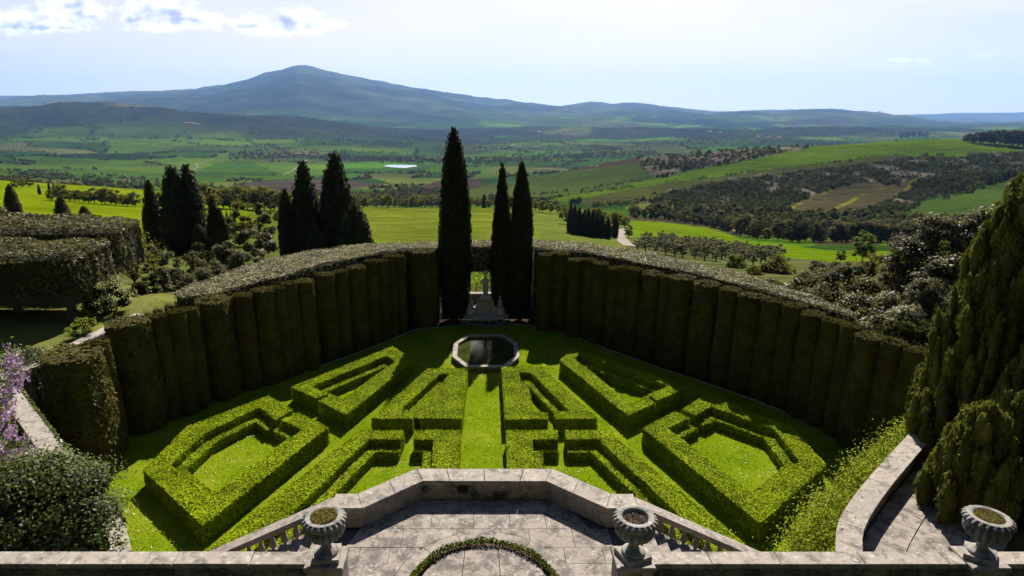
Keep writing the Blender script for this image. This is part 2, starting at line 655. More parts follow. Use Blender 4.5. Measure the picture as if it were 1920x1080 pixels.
M_WIST = leaf_mat('wisteria_blossom', (0.34, 0.17, 0.44), (0.52, 0.32, 0.64), (0.76, 0.56, 0.82), 0.7, 0.3, 0.2, 1.0)
M_DRY = leaf_mat('dry_grass', (0.12, 0.10, 0.03), (0.2, 0.17, 0.05), (0.3, 0.25, 0.09), 0.7, 0.3, 0.2, 2.0)
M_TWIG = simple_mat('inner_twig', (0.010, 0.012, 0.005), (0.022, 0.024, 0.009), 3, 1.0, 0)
M_RING = leaf_mat('ring_box_leaf', (0.030, 0.048, 0.004), (0.060, 0.085, 0.006), (0.110, 0.125, 0.012), 0.8, 0.25, 0.04, 2.0)
M_DAISY = simple_mat('daisy_white', (0.7, 0.7, 0.66), (0.85, 0.85, 0.8), 3, 0.8, 0)
M_IVY = leaf_mat('creeping_ivy_leaf', (0.05, 0.075, 0.01), (0.09, 0.13, 0.015), (0.15, 0.19, 0.03), 0.4, 0.3, 0.5, 1.0)
M_GRASS = leaf_mat('lawn_blade', (0.090, 0.143, 0.001), (0.126, 0.182, 0.002), (0.172, 0.212, 0.004), 0.9, 0.3, 0.0, 0.45)
# ------------------------------------------------------------------ terrain
NT, NY = 720, 380
TT = np.linspace(-1.15, 1.15, NT)
YY = np.exp(np.linspace(math.log(7.0), math.log(36000.0), NY))
XPIX = AX + TT / (CP - 0.12 * SP) * FPX * (CP * CP + SP * SP) * CP     # rough photo column of each azimuth near the horizon
ROWS = {
    60: [(0, 470), (300, 500), (480, 535), (960, 530), (1250, 545), (1500, 562), (1920, 562)],
    120: [(0, 428), (300, 450), (480, 470), (908, 478), (1400, 494), (1920, 496)],
    200: [(0, 392), (300, 412), (480, 428), (700, 440), (1065, 440), (1180, 450), (1400, 470), (1700, 480), (1920, 465)],
    370: [(0, 350), (260, 370), (480, 386), (700, 388), (1000, 389), (1100, 402), (1300, 430), (1500, 447), (1700, 445), (1920, 425)],
    500: [(0, 336), (300, 356), (480, 384), (1000, 394), (1150, 400), (1300, 404), (1500, 412), (1700, 407), (1920, 388)],
    700: [(0, 343), (480, 386), (960, 386), (1140, 374), (1300, 374), (1500, 378), (1700, 370), (1920, 350)],
    1000: [(0, 338), (480, 366), (960, 366), (1140, 346), (1300, 335), (1500, 325), (1720, 310), (1920, 305)],
    1400: [(0, 326), (480, 346), (900, 350), (1000, 335), (1140, 302), (1200, 293), (1300, 285), (1400, 275), (1530, 271), (1640, 262), (1740, 257), (1800, 257), (1860, 264), (1920, 270), (2200, 275)],
    2000: [(0, 310), (480, 322), (960, 325), (1140, 325), (1300, 310), (1500, 300), (1720, 290), (1920, 290)],
    3000: [(0, 290), (480, 295), (960, 296), (1300, 293), (1920, 285)],
    4500: [(0, 250), (300, 252), (480, 256), (700, 268), (960, 272), (1920, 268)],
    6500: [(-200, 200), (0, 195), (60, 196), (110, 194), (160, 198), (250, 200), (310, 193), (340, 198), (420, 206), (520, 210), (600, 220), (680, 233), (740, 245), (820, 252), (960, 252), (1920, 250)],
    9000: [(0, 222), (480, 228), (740, 238), (960, 238), (1300, 240), (1920, 240)],
    13000: [(-300, 205), (0, 199), (200, 190), (400, 184), (480, 168), (560, 150), (640, 162), (720, 175), (800, 190), (900, 207), (1000, 214), (1100, 211), (1200, 212), (1300, 218), (1420, 214), (1500, 213), (1640, 220), (1760, 232), (1920, 228)],
    19000: [(-300, 200), (0, 187), (60, 181), (120, 180), (215, 172), (300, 170), (370, 166), (385, 162), (430, 158), (470, 148), (500, 137), (530, 131), (550, 122), (565, 118), (590, 119), (605, 125),
            (650, 138), (690, 148), (730, 156), (780, 165), (850, 176), (930, 186), (1000, 194), (1050, 198), (1110, 190), (1150, 195), (1200, 193), (1260, 202), (1340, 210), (1420, 209), (1500, 206),
            (1560, 205), (1640, 213), (1700, 222), (1760, 232), (1920, 240)],
    26000: [(-300, 190), (0, 180), (40, 179), (110, 187), (300, 195), (1500, 218), (1640, 218), (1800, 212), (1920, 210), (2200, 205)],
    36000: [(0, 225), (1920, 225)],
}
# photo column of azimuth t at a given photo row is AX + FPX*t*(CP+v*SP); v of the row
row_y = sorted(ROWS)
row_z = []
for Y in row_y:
    xs, ps = zip(*ROWS[Y])
    v = (H0 / 2 - np.mean(ps)) / FPX
    cols = AX + FPX * TT * (CP + v * SP)
    py = np.interp(cols, xs, ps)
    row_z.append(CAMZ - Y * slope(py))
row_z = np.array(row_z)
lr = np.log(row_y)
ly = np.log(np.maximum(YY, 60))
kk = np.clip(np.searchsorted(lr, ly) - 1, 0, len(lr) - 2)
ff = (ly - lr[kk]) / (lr[kk + 1] - lr[kk])
# interpolate the height itself over distance (linear in Y keeps straight slopes)
y0, y1 = np.array(row_y)[kk], np.array(row_y)[kk + 1]
fl = np.clip((np.maximum(YY, 60) - y0) / (y1 - y0), 0, 1)
GZ = (row_z[kk] * (1 - fl)[:, None] + row_z[kk + 1] * fl[:, None])        # (NY, NT)
for _ in range(2):
    s = GZ.copy()
    s[1:-1] = 0.25 * GZ[:-2] + 0.5 * GZ[1:-1] + 0.25 * GZ[2:]
    GZ = s
GX, GY = TT[None, :] * YY[:, None], np.repeat(YY[:, None], NT, 1)
# relief: broad folds in world space, finer valleys on the mountains
pos = np.stack([GX, GY, np.zeros_like(GX)], -1)
amp = np.interp(YY, [60, 200, 500, 1000, 2000, 4000, 6500, 9000, 13000, 19000, 26000], [0.05, 0.5, 1.6, 5, 18, 80, 105, 60, 190, 90, 60])[:, None]
n_a = fbm(pos / 900.0, 4, 3) - 0.5
n_b = np.abs(fbm(pos / 2600.0, 5, 9) - 0.5) * -2 + 0.25
n_d = np.abs(fbm(pos / 1100.0, 4, 19) - 0.5) * -2 + 0.25
n_c = fbm(pos / 120.0, 3, 5) - 0.5
far = np.clip((YY - 2500) / 4000, 0, 1)[:, None]
GZ = GZ + amp * (n_a * 1.6 * (1 - far) + (n_b * 1.5 + n_d * 0.9) * far) + np.interp(YY, [60, 300, 1000, 3000], [0, 0.7, 2.0, 5.0])[:, None] * n_c
gul = np.clip((YY - 620) / 150, 0, 1) * np.clip((1350 - YY) / 150, 0, 1)   # gullies on the clay slopes across the valley
tpx = AX + FPX * TT * (CP + 0.18 * SP)
# near ground: garden floor, side terraces, bank behind the hedge
GARDEN = [(-10.6, 14.6), (-16.4, 19.8), (-19.6, 24.6), (-19.0, 30.2), (-16.8, 37.0), (-11.0, 45.0), (-3, 51.5), (5, 51.5), (11.0, 46.0), (17.4, 37), (19.6, 27), (16.3, 20.6), (12.2, 17.4), (10.6, 14.6), (10.6, 6), (-10.6, 6)]


def in_poly(px, py, poly):
    c = np.zeros(np.shape(px), bool)
    n = len(poly)
    for i in range(n):
        xa, ya = poly[i]
        xb, yb = poly[(i + 1) % n]
        if ya == yb:
            continue
        c ^= ((ya > py) != (yb > py)) & (px < (xb - xa) * (py - ya) / (yb - ya) + xa)
    return c


def sstep(a, b, x):
    t = np.clip((x - a) / (b - a), 0, 1)
    return t * t * (3 - 2 * t)


side = np.where(GX < 0, 4.25, 3.3) + 0.35 * (fbm(pos / 5.0, 3, 2) - 0.5)
side = side + np.where((GX < 0), sstep(20, 40, -GX) * 0.6, 0)
wtab = np.where(GX > 0, sstep(27, 44, GY), sstep(34, 56, GY))
zn = side * (1 - wtab) + GZ * wtab
ctr = sstep(0.42, 0.30, np.abs(GX / GY)) * sstep(40, 46, GY)
zn = np.where(GY < 75, zn * (1 - ctr * sstep(75, 55, GY)) + (-0.15 - sstep(50, 75, GY) * 4.5) * ctr * sstep(75, 55, GY), zn)
nearm = GY < 75
GZ = np.where(nearm, zn, GZ)
ing = in_poly(GX, GY, GARDEN) & (GY < 52)
GZ = np.where(ing, -0.15, GZ)


def ground(X, Y):
    """height of the ground sheet"""
    t = np.clip((np.asarray(X) / np.asarray(Y) - TT[0]) / (TT[1] - TT[0]), 0, NT - 1.001)
    k = np.clip((np.log(np.asarray(Y, float)) - math.log(YY[0])) / (math.log(YY[-1] / YY[0]) / (NY - 1)), 0, NY - 1.001)
    i, j = np.floor(k).astype(int), np.floor(t).astype(int)
    a, b = k - i, t - j
    return (GZ[i, j] * (1 - b) + GZ[i, j + 1] * b) * (1 - a) + (GZ[i + 1, j] * (1 - b) + GZ[i + 1, j + 1] * b) * a


def hit(px, py, ymin=52.0):
    """where the line of sight through that spot meets the ground"""
    x, f, u = ray(px, py)
    t, s = x / f, u / f
    j = int(np.clip(round((t - TT[0]) / (TT[1] - TT[0])), 0, NT - 1))
    zz = CAMZ + s * YY
    d = GZ[:, j] - zz
    k0 = int(np.searchsorted(YY, ymin))
    w = np.nonzero(d[k0:] >= 0)[0]
    if len(w) == 0:
        return None
    k = k0 + w[0]
    if k == 0:
        return (t * YY[0], YY[0], GZ[0, j])
    a = d[k - 1] / (d[k - 1] - d[k]) if d[k - 1] < 0 else 0
    Y = YY[k - 1] + (YY[k] - YY[k - 1]) * a
    return (t * Y, Y, float(ground(t * Y, Y)))


# colour of the land: fields, woods, clay
gx_px, gy_px = to_px(GX, GY, GZ)
wp = np.stack([GX, GY, 0 * GX], -1)


def field_cells(X, Y):
    """patchwork of fields: id of the field, distance to its edge, id of the edge"""
    w3 = np.stack([X, Y, 0 * X], -1)
    LW = np.log(Y) * 6.2 + (fbm(w3 / 500, 3, 21) - 0.5) * 1.5
    TW = X / Y * 9.0 + (fbm(w3 / 420, 3, 22) - 0.5) * 1.5
    ci, cj = np.floor(LW), np.floor(TW)
    best = np.full(X.shape, 9.0)
    second = np.full(X.shape, 9.0)
    cid = np.zeros(X.shape)
    cid2 = np.zeros(X.shape)
    for di in (-1, 0, 1):
        for dj in (-1, 0, 1):
            a, b = ci + di, cj + dj
            k3 = np.stack([a, b, 0 * a], -1)
            dx = a + 0.1 + 0.8 * _h(k3, 1) - LW
            dy = b + 0.1 + 0.8 * _h(k3, 2) - TW
            d = np.maximum(np.abs(dx), np.abs(dy)) + 0.3 * np.minimum(np.abs(dx), np.abs(dy))
            nid = _h(k3, 5)
            m = d < best
            m2 = (~m) & (d < second)
            cid2 = np.where(m, cid, np.where(m2, nid, cid2))
            second = np.where(m, best, np.where(m2, d, second))
            cid = np.where(m, nid, cid)
            best = np.where(m, d, best)
    pair = (cid + cid2) * 7.31
    return cid, second - best, pair - np.floor(pair)


cid, edge, pair = field_cells(GX, GY)
PAL = np.array([(.048, .100, .014), (.075, .135, .016), (.036, .072, .016), (.060, .110, .012), (.085, .115, .024), (.034, .060, .017), (.056, .122, .012), (.080, .064, .044), (.046, .090, .014), (.078, .100, .028), (.042, .082, .014), (.066, .112, .014)])
PAL = np.maximum(PAL.mean(0) + 1.6 * (PAL - PAL.mean(0)), 0.012) * 0.74
PAL[7] = (.040, .034, .022)
col = PAL[np.clip((cid * len(PAL)).astype(int), 0, len(PAL) - 1)]
WOODC = np.array((.020, .026, .015))
wn_ = fbm(wp / 700.0, 5, 31)
wood = sstep(0.46, 0.52, wn_) * np.interp(GY, [1200, 2500, 4500, 6500, 9000, 12000, 15000], [0.0, 0.35, 0.75, 0.95, 0.45, 0.8, 1.0])
wood = np.maximum(wood, sstep(0.36, 0.44, fbm(wp / 1500.0, 5, 33)) * sstep(10000, 13500, GY))
hill = sstep(228, 200, gy_px) * sstep(4500, 6000, GY) * (GY < 8000)
wood = np.maximum(wood, hill * sstep(0.40, 0.5, wn_))
wood = np.maximum(wood, sstep(0.075, 0.025, edge) * (pair > 0.4) * np.interp(GY, [900, 1500, 8000, 12000], [0, 0.8, 0.7, 0.0]))
wood = np.maximum(wood, np.where(gx_px < 900, sstep(8600, 10200, GY), sstep(10500, 13000, GY)) * np.clip(1.15 - 0.5 * sstep(0.56, 0.66, fbm(wp / 2200.0, 5, 37)) * (gx_px > 700), 0, 1))
wood = np.maximum(wood, sstep(4200, 5600, GY) * (GY < 8000) * (gx_px < 900) * sstep(0.40, 0.47, fbm(wp / 1100.0, 5, 39)))
wcol = WOODC * (1 + 0.9 * sstep(9000, 13000, GY)[..., None] * (0.4 + 1.6 * sstep(0.42, 0.62, fbm(wp / 1300.0, 5, 55))[..., None]))
col = col * (1 - wood[..., None]) + wcol * wood[..., None]
ZONES = [
    # (photo outline, nearest, farthest, colour)
    ([(-700, 352), (0, 334), (240, 350), (330, 362), (560, 386), (560, 452), (300, 470), (-700, 480)], 60, 640, (.116, .155, .002)),
    ([(470, 388), (560, 386), (830, 386), (1000, 387), (1064, 396), (1060, 470), (440, 520)], 50, 480, (.104, .128, .014)),
    ([(-700, 480), (300, 462), (560, 450), (560, 560), (-700, 600)], 50, 120, (.08, .095, .025)),
    ([(1000, 398), (1064, 398), (1190, 415), (1185, 520), (1040, 520)], 60, 480, (.095, .120, .022)),
    ([(1185, 414), (1250, 417), (1330, 428), (1365, 440), (1400, 452), (1470, 458), (1560, 470), (1700, 472), (1900, 470), (1900, 496), (1560, 492), (1440, 478), (1330, 462), (1185, 444)], 100, 480, (.085, .135, .004)),
    ([(1185, 444), (1330, 462), (1440, 478), (1560, 492), (2300, 500), (2300, 620), (1100, 600)], 50, 330, (.075, .085, .030)),
    ([(990, 380), (1180, 345), (1290, 320), (1400, 300), (1500, 282), (1560, 268), (1640, 258), (1800, 250), (1860, 258), (2300, 268), (2300, 285), (1920, 285), (1850, 292), (1790, 297), (1690, 290), (1560, 303), (1440, 318), (1330, 330), (1240, 345), (1140, 362), (1060, 380)], 500, 1560, (.044, .076, .005)),
    ([(1060, 380), (1140, 362), (1240, 345), (1440, 318), (1560, 303), (1690, 288), (1705, 298), (1600, 312), (1480, 325), (1360, 342), (1260, 360), (1180, 378), (1120, 386)], 500, 1450, (.036, .042, .013)),
    ([(1205, 380), (1260, 360), (1360, 342), (1480, 325), (1600, 312), (1705, 298), (1790, 297), (1920, 285), (2300, 285), (2300, 320), (1920, 328), (1850, 347), (1780, 360), (1700, 385), (1640, 402), (1480, 404), (1400, 398), (1300, 390)], 480, 1450, (.034, .036, .018)),
    ([(1190, 291), (1300, 280), (1400, 270), (1470, 268), (1540, 268), (1500, 281), (1400, 300), (1300, 318), (1230, 334), (1205, 318)], 700, 1560, (.070, .062, .044)),
    ([(1440, 404), (1500, 378), (1560, 355), (1600, 345), (1680, 347), (1717, 350), (1665, 376), (1620, 398), (1560, 412), (1490, 414)], 480, 1200, (.038, .035, .019)),
    ([(1640, 404), (1700, 386), (1780, 366), (1860, 347), (1920, 330), (2300, 320), (2300, 450), (1800, 430), (1690, 414)], 450, 1100, (.034, .060, .012)),
    ([(880, 352), (1000, 330), (1100, 317), (1202, 305), (1214, 330), (1160, 350), (1080, 366), (1000, 376), (880, 372)], 600, 1560, (.036, .052, .013)),
    ([(1030, 322), (1100, 298), (1200, 290), (1203, 305), (1100, 317)], 900, 1560, (.040, .027, .021)),
    ([(770, 356), (820, 340), (905, 334), (900, 352), (830, 362)], 900, 1800, (.042, .028, .024)),
    ([(440, 344), (560, 336), (640, 338), (720, 346), (640, 358), (520, 358)], 900, 2000, (.052, .040, .034)),
    ([(100, 318), (260, 316), (420, 326), (420, 342), (150, 340)], 900, 1900, (.032, .066, .010)),
]
for poly, ya, yb, c in ZONES:
    m = in_poly(gx_px, gy_px, poly) & (GY > ya) & (GY < yb)
    col[m] = c
field_zone = [in_poly(gx_px, gy_px, z_[0]) & (GY > z_[1]) & (GY < z_[2]) for z_ in (ZONES[10],)][0]
# bare clay scars on the badlands
m = in_poly(gx_px, gy_px, ZONES[8][0]) & (GY > 480) & (GY < 1450) | in_poly(gx_px, gy_px, ZONES[9][0]) & (GY > 700) & (GY < 1560)
scar = sstep(0.575, 0.65, fbm(np.stack([GX / 16, GY / 34, GX * 0], -1), 4, 41)) * (m & ~field_zone)
col = col * (1 - scar[..., None]) + np.array((.105, .094, .088)) * scar[..., None]
GZ = GZ + np.where(m, (np.abs(fbm(np.stack([GX / 60, GY / 160, GX * 0], -1), 3, 43) - 0.5) * 2) * 16 * gul[:, None], 0)
# yellow weed stripes across the brown field
xx, yy = gx_px, gy_px
m = in_poly(xx, yy, ZONES[10][0]) & (GY > 480) & (GY < 1200)
def seg_dist(x, y, p, q):
    dx, dy = q[0] - p[0], q[1] - p[1]
    f = np.clip(((x - p[0]) * dx + (y - p[1]) * dy) / (dx * dx + dy * dy), 0, 1)
    return np.hypot(x - p[0] - f * dx, (y - p[1] - f * dy) * 1.6)


st = np.zeros(GX.shape)
for p_, q_, w_ in (((1535, 402), (1655, 357), 5), ((1672, 371), (1713, 349), 5), ((1478, 392), (1570, 350), 7)):
    st = np.maximum(st, sstep(w_, w_ * 0.3, seg_dist(xx, yy, p_, q_)))
st = st * sstep(0.30, 0.55, fbm(wp / 25, 3, 47)) * m
col = col * (1 - st[..., None]) + np.array((.10, .095, .010)) * st[..., None]
# grass and worn earth close by
near = sstep(60, 45, GY)[..., None]
gl = fbm(wp / 3.0, 4, 51)[..., None]
col = col * (1 - near) + near * (np.array((.085, .105, .022)) * gl * 1.5 + np.array((.12, .09, .05)) * (1 - gl) * 0.7)
m = in_poly(GX, GY, GARDEN) & (GY < 52)
col[m] = (.060, .045, .030)

i, j = np.meshgrid(np.arange(NY - 1), np.arange(NT - 1), indexing='ij')
gf = np.stack([i * NT + j, i * NT + j + 1, (i + 1) * NT + j + 1, (i + 1) * NT + j], -1).reshape(-1, 4)
gv = np.stack([GX, GY, GZ], -1).reshape(-1, 3)
m_ter, N, L, out = new_mat('countryside')
at = N.new('ShaderNodeAttribute')
at.attribute_name = 'field'
geo = N.new('ShaderNodeNewGeometry')
n1 = noise(N, L, 0.035, 8, 0.7, geo.outputs['Position'])
n2 = noise(N, L, 0.6, 6, 0.65, geo.outputs['Position'])
mp = N.new('ShaderNodeMapping')
mp.inputs['Rotation'].default_value = (0, 0, 0.5)
mp.inputs['Scale'].default_value = (0.35, 0.02, 0.1)
L.new(geo.outputs['Position'], mp.inputs[0])
n3 = noise(N, L, 1.0, 3, 0.6, mp.outputs[0])
c = mixc(N, L, 0.75, at.outputs['Color'], ramp(N, L, n1, [(0.28, (0.62, 0.62, 0.66)), (0.72, (1.32, 1.28, 1.15))]), 'MULTIPLY')
n4 = noise(N, L, 0.0016, 9, 0.68, geo.outputs['Position'])
c = mixc(N, L, 0.85, c, ramp(N, L, n4, [(0.36, (0.50, 0.55, 0.62)), (0.62, (1.35, 1.3, 1.15))]), 'MULTIPLY')
c = mixc(N, L, 0.6, c, ramp(N, L, n2, [(0.3, (0.75, 0.75, 0.75)), (0.7, (1.25, 1.22, 1.1))]), 'MULTIPLY')
c = mixc(N, L, 0.5, c, ramp(N, L, n3, [(0.3, (0.82, 0.84, 0.8)), (0.7, (1.15, 1.13, 1.1))]), 'MULTIPLY')
b = N.new('ShaderNodeBsdfPrincipled')
L.new(c, b.inputs['Base Color'])
b.inputs['Roughness'].default_value = 1.0
b.inputs['Specular IOR Level'].default_value = 0.0
bp = N.new('ShaderNodeBump')
bp.inputs['Strength'].default_value = 0.35
bp.inputs['Distance'].default_value = 6.0
L.new(n1, bp.inputs['Height'])
bp2 = N.new('ShaderNodeBump')
bp2.inputs['Strength'].default_value = 0.7
bp2.inputs['Distance'].default_value = 110.0
L.new(noise(N, L, 0.0011, 9, 0.62, geo.outputs['Position']), bp2.inputs['Height'])
L.new(bp.outputs[0], bp2.inputs['Normal'])
L.new(bp2.outputs[0], b.inputs['Normal'])
L.new(b.outputs[0], out.inputs['Surface'])
me = make_mesh('terrain', gv, gf, m_ter, True)
ca = me.color_attributes.new('field', 'FLOAT_COLOR', 'POINT')
ca.data.foreach_set('color', np.concatenate([col.reshape(-1, 3), np.ones((NY * NT, 1))], 1).astype(np.float32).ravel())
tag(obj('terrain', me), kind='structure')

# haze in the valley air
hz = MB()
hz.box(-44000, 44000, -600, 38000, -420, 1750)
m_hz, N, L, out = new_mat('valley_haze')
pv = N.new('ShaderNodeVolumePrincipled')
pv.inputs['Color'].default_value = (0.25, 0.46, 0.92, 1)
pv.inputs['Density'].default_value = 2.3e-5
pv.inputs['Anisotropy'].default_value = 0.25
L.new(pv.outputs[0], out.inputs['Volume'])
tag(hz.build('haze', m_hz), kind='stuff')


def ribbon(name, pts, width, mat, lift=0.15):
    """a road laid on the ground along spots of the photograph"""
    w = [hit(*p) for p in pts]
    w = [p for p in w if p]
    q = []
    for a, b in zip(w[:-1], w[1:]):
        for k in range(8):
            f = k / 8
            q.append((a[0] + (b[0] - a[0]) * f, a[1] + (b[1] - a[1]) * f))
    q.append(w[-1][:2])
    l, r = offset_path(q, width / 2), offset_path(q, -width / 2)
    v = [(x, y, float(ground(x, y)) + lift) for x, y in l] + [(x, y, float(ground(x, y)) + lift) for x, y in r]
    n = len(q)
    return tag(obj(name, make_mesh(name, v, [(k, n + k, n + k + 1, k + 1) for k in range(n - 1)], mat)), kind='structure')


M_ROAD = simple_mat('pale_dirt_road', (0.13, 0.11, 0.08), (0.20, 0.17, 0.13), 0.3)
ribbon('dirt_road', [(1182, 462), (1172, 456), (1164, 446), (1163, 436), (1168, 428)], 3.6, M_ROAD)
ribbon('valley_road', [(575, 300), (572, 305), (560, 312), (545, 322), (530, 328)], 4, M_ROAD, 1.2)
ribbon('valley_road', [(404, 299), (382, 304), (366, 308), (372, 314), (358, 320)], 4, M_ROAD, 1.2)
ribbon('valley_road', [(1000, 316), (1060, 318), (1120, 312)], 8, M_ROAD, 1.2)
# pond out in the valley
m_w, N, L, out = new_mat('pond_water')
b = N.new('ShaderNodeBsdfPrincipled')
b.inputs['Base Color'].default_value = (0.30, 0.34, 0.37, 1)
b.inputs['Roughness'].default_value = 0.12
b.inputs['Specular IOR Level'].default_value = 1.0
L.new(b.outputs[0], out.inputs['Surface'])
pp = [hit(*p) for p in [(718, 312.5), (735, 314.6), (765, 315), (783, 313), (780, 310), (750, 309.4), (727, 310)]]
zp = sum(p[2] for p in pp) / len(pp) + 1.0
tag(obj('valley_pond', make_mesh('valley_pond', [(p[0], p[1], zp) for p in pp], [tuple(range(len(pp)))], m_w)), kind='structure')

# dark hill added behind the viewer, out of view, to block sky fill light
ph = np.radians(np.linspace(97, 263, 60))
rr_ = np.array([9, 16, 24, 34, 46, 60, 76, 94, 114, 136, 160, 190])
zz_ = 4.5 + 130 * sstep(30, 165, rr_)
hx, hy = np.sin(ph)[None, :] * rr_[:, None], np.cos(ph)[None, :] * rr_[:, None]
hz2 = zz_[:, None] + (fbm(np.stack([hx / 14, hy / 14, 0 * hx], -1), 3, 91) - 0.5) * 9 * sstep(24, 60, rr_)[:, None]
i, j = np.meshgrid(np.arange(11), np.arange(59), indexing='ij')
hf = np.stack([i * 60 + j, (i + 1) * 60 + j, (i + 1) * 60 + j + 1, i * 60 + j + 1], -1).reshape(-1, 4)
M_SKYBLOCK = simple_mat('sky_block_surface', (0.014, 0.018, 0.008), (0.035, 0.042, 0.016), 0.4)
tag(obj('sky_block_hill', make_mesh('sky_block_hill', np.stack([hx, hy, hz2], -1).reshape(-1, 3), hf, M_SKYBLOCK)), kind='structure')
# grassy ground flanking the garden, joined to the terrain's side edges
M_BANK = simple_mat('bank_grass', (0.045, 0.055, 0.014), (0.10, 0.105, 0.030), 0.5, 1.0, 0.3)
for sx in (-1, 1):
    ys = np.concatenate([[-26.0, -8.0], np.geomspace(7.0, 420.0, 40)])
    v, f = [], []
    for y_ in ys:
        ye = max(y_, 7.0)
        xi = 8.0 if y_ < 7 else 1.146 * y_
        zi = float(ground(sx * 1.146 * ye, ye)) - 0.03
        v += [(sx * xi, y_, zi), (sx * (1.146 * ye + 25 + ye), y_, zi), (sx * (1.146 * ye + 70 + 2 * ye), y_, zi - 2)]
    for k in range(len(ys) - 1):
        for e in (0, 1):
            q = (3 * k + e, 3 * k + e + 1, 3 * k + e + 4, 3 * k + e + 3)
            f.append(q if sx > 0 else q[::-1])
    tag(obj('bank_ground', make_mesh('bank_ground', v, f, M_BANK)), kind='structure')
# ------------------------------------------------------------------ the stone terrace and its walls
Z_FLOOR, Z_PAR, Z_WALL = 5.10, 5.67, 6.18          # terrace floor, terrace parapet, near wall
FLOOR_C = (0.0, 11.36)
fl = MB()
fl.prism([(-3.7, 6.5), (3.7, 6.5), (3.7, 13.5), (3.0, 13.55), (1.62, 14.75), (-1.62, 14.75), (-3.0, 13.55), (-3.7, 13.5)], Z_FLOOR - 0.5, Z_FLOOR - 0.03)
floor = tag(fl.build('terrace_floor', M_JOINT), kind='structure')


def ring_out(poly, c, r):
    """pushes the part of a slab that lies inside a circle out to its rim"""
    q = []
    n = len(poly)
    for i in range(n):
        a, b = poly[i], poly[(i + 1) % n]
        m = max(1, int(math.hypot(b[0] - a[0], b[1] - a[1]) / 0.09))
        q += [(a[0] + (b[0] - a[0]) * k / m, a[1] + (b[1] - a[1]) * k / m) for k in range(m)]
    ins = [math.hypot(x - c[0], y - c[1]) < r for x, y in q]
    if all(ins):
        return None
    if not any(ins):
        return poly
    o = []
    for (x, y), s in zip(q, ins):
        if s:
            d = math.hypot(x - c[0], y - c[1]) or 1e-3
            x, y = c[0] + (x - c[0]) / d * r, c[1] + (y - c[1]) / d * r
        o.append((x, y))
    a = sum(o[i][0] * o[(i + 1) % len(o)][1] - o[(i + 1) % len(o)][0] * o[i][1] for i in range(len(o))) / 2
    return o if abs(a) > 0.02 else None


def floor_half(y):
    return 3.68 if y < 13.5 else 3.0 - (y - 13.55) / (14.75 - 13.55) * (3.0 - 1.62)


y = 7.0
row = 0
while y < 14.7:
    d = random.choice([0.55, 0.62, 0.7, 0.8])
    y2 = min(y + d, 14.74)
    if y2 - y < 0.15:
        break
    x = -3.68 - random.random() * 0.6
    while x < 3.68:
        w = random.choice([0.7, 0.9, 1.05, 1.3])
        x2 = x + w
        g = 0.006
        h0, h1 = floor_half(y + g), floor_half(y2 - g)
        a, b_ = max(x + g, -3.68), min(x2 - g, 3.68)
        if b_ - a > 0.08:
            poly = [(max(a, -h0), y + g), (min(b_, h0), y + g), (min(b_, h1), y2 - g), (max(a, -h1), y2 - g)]
            if poly[1][0] - poly[0][0] > 0.05 and poly[2][0] - poly[3][0] > -0.0:
                if poly[2][0] - poly[3][0] < 0.02:
                    poly = poly[:3]
                poly = ring_out(poly, FLOOR_C, 2.05)
                if poly:
                    s = MB()
                    s.prism(poly, Z_FLOOR - 0.06, Z_FLOOR + random.uniform(-0.006, 0.006))
                    s.build('paving_slab', M_PAVE, floor)
        x = x2
    y = y2
    row += 1


def arc(c, r, a0, a1, n):
    return [(c[0] + r * math.cos(a0 + (a1 - a0) * k / n), c[1] + r * math.sin(a0 + (a1 - a0) * k / n)) for k in range(n + 1)]


for k in range(14):
    a0, a1 = 2 * math.pi * k / 14 + 0.1, 2 * math.pi * (k + 1) / 14 + 0.1
    s = MB()
    s.prism(arc(FLOOR_C, 2.038, a0 + 0.003, a1 - 0.003, 8) + arc(FLOOR_C, 1.69, a1 - 0.004, a0 + 0.004, 8), Z_FLOOR - 0.06, Z_FLOOR + random.uniform(0.0, 0.008))
    s.build('ring_slab', M_PAVE, floor)
for k, (xa, xb) in enumerate([(-1.5, -0.5), (-0.49, 0.35), (0.36, 1.5)]):
    for m, (ya, yb) in enumerate([(9.9, 10.8), (10.81, 11.7), (11.71, 12.9)]):
        s = MB()
        inner = [(x, y_) for x, y_ in [(xa, ya), (xb, ya), (xb, yb), (xa, yb)]]
        q = []
        for x, y_ in inner:
            dx, dy = x - FLOOR_C[0], y_ - FLOOR_C[1]
            dd = math.hypot(dx, dy)
            if dd > 1.46:
                x, y_ = FLOOR_C[0] + dx / dd * 1.46, FLOOR_C[1] + dy / dd * 1.46
            q.append((x, y_))
        # round the outer edge
        o = []
        for a, b_ in zip(q, q[1:] + q[:1]):
            for f in range(6):
                px_, py_ = a[0] + (b_[0] - a[0]) * f / 6, a[1] + (b_[1] - a[1]) * f / 6
                da, db = math.hypot(a[0], a[1] - FLOOR_C[1]), math.hypot(b_[0], b_[1] - FLOOR_C[1])
                if da > 1.45 and db > 1.45:
                    dd = math.hypot(px_, py_ - FLOOR_C[1])
                    px_, py_ = px_ / dd * 1.46, FLOOR_C[1] + (py_ - FLOOR_C[1]) / dd * 1.46
                o.append((px_, py_))
        s.prism(inset(o, 0.006), Z_FLOOR - 0.06, Z_FLOOR + random.uniform(0.0, 0.01))
        s.build('centre_slab', M_PAVE, floor)
b = MB()
b.prism(arc(FLOOR_C, 1.69, 0, 2 * math.pi, 40)[:-1], Z_FLOOR - 0.04, Z_FLOOR - 0.015)
b.build('planting_soil', M_SOIL, floor)

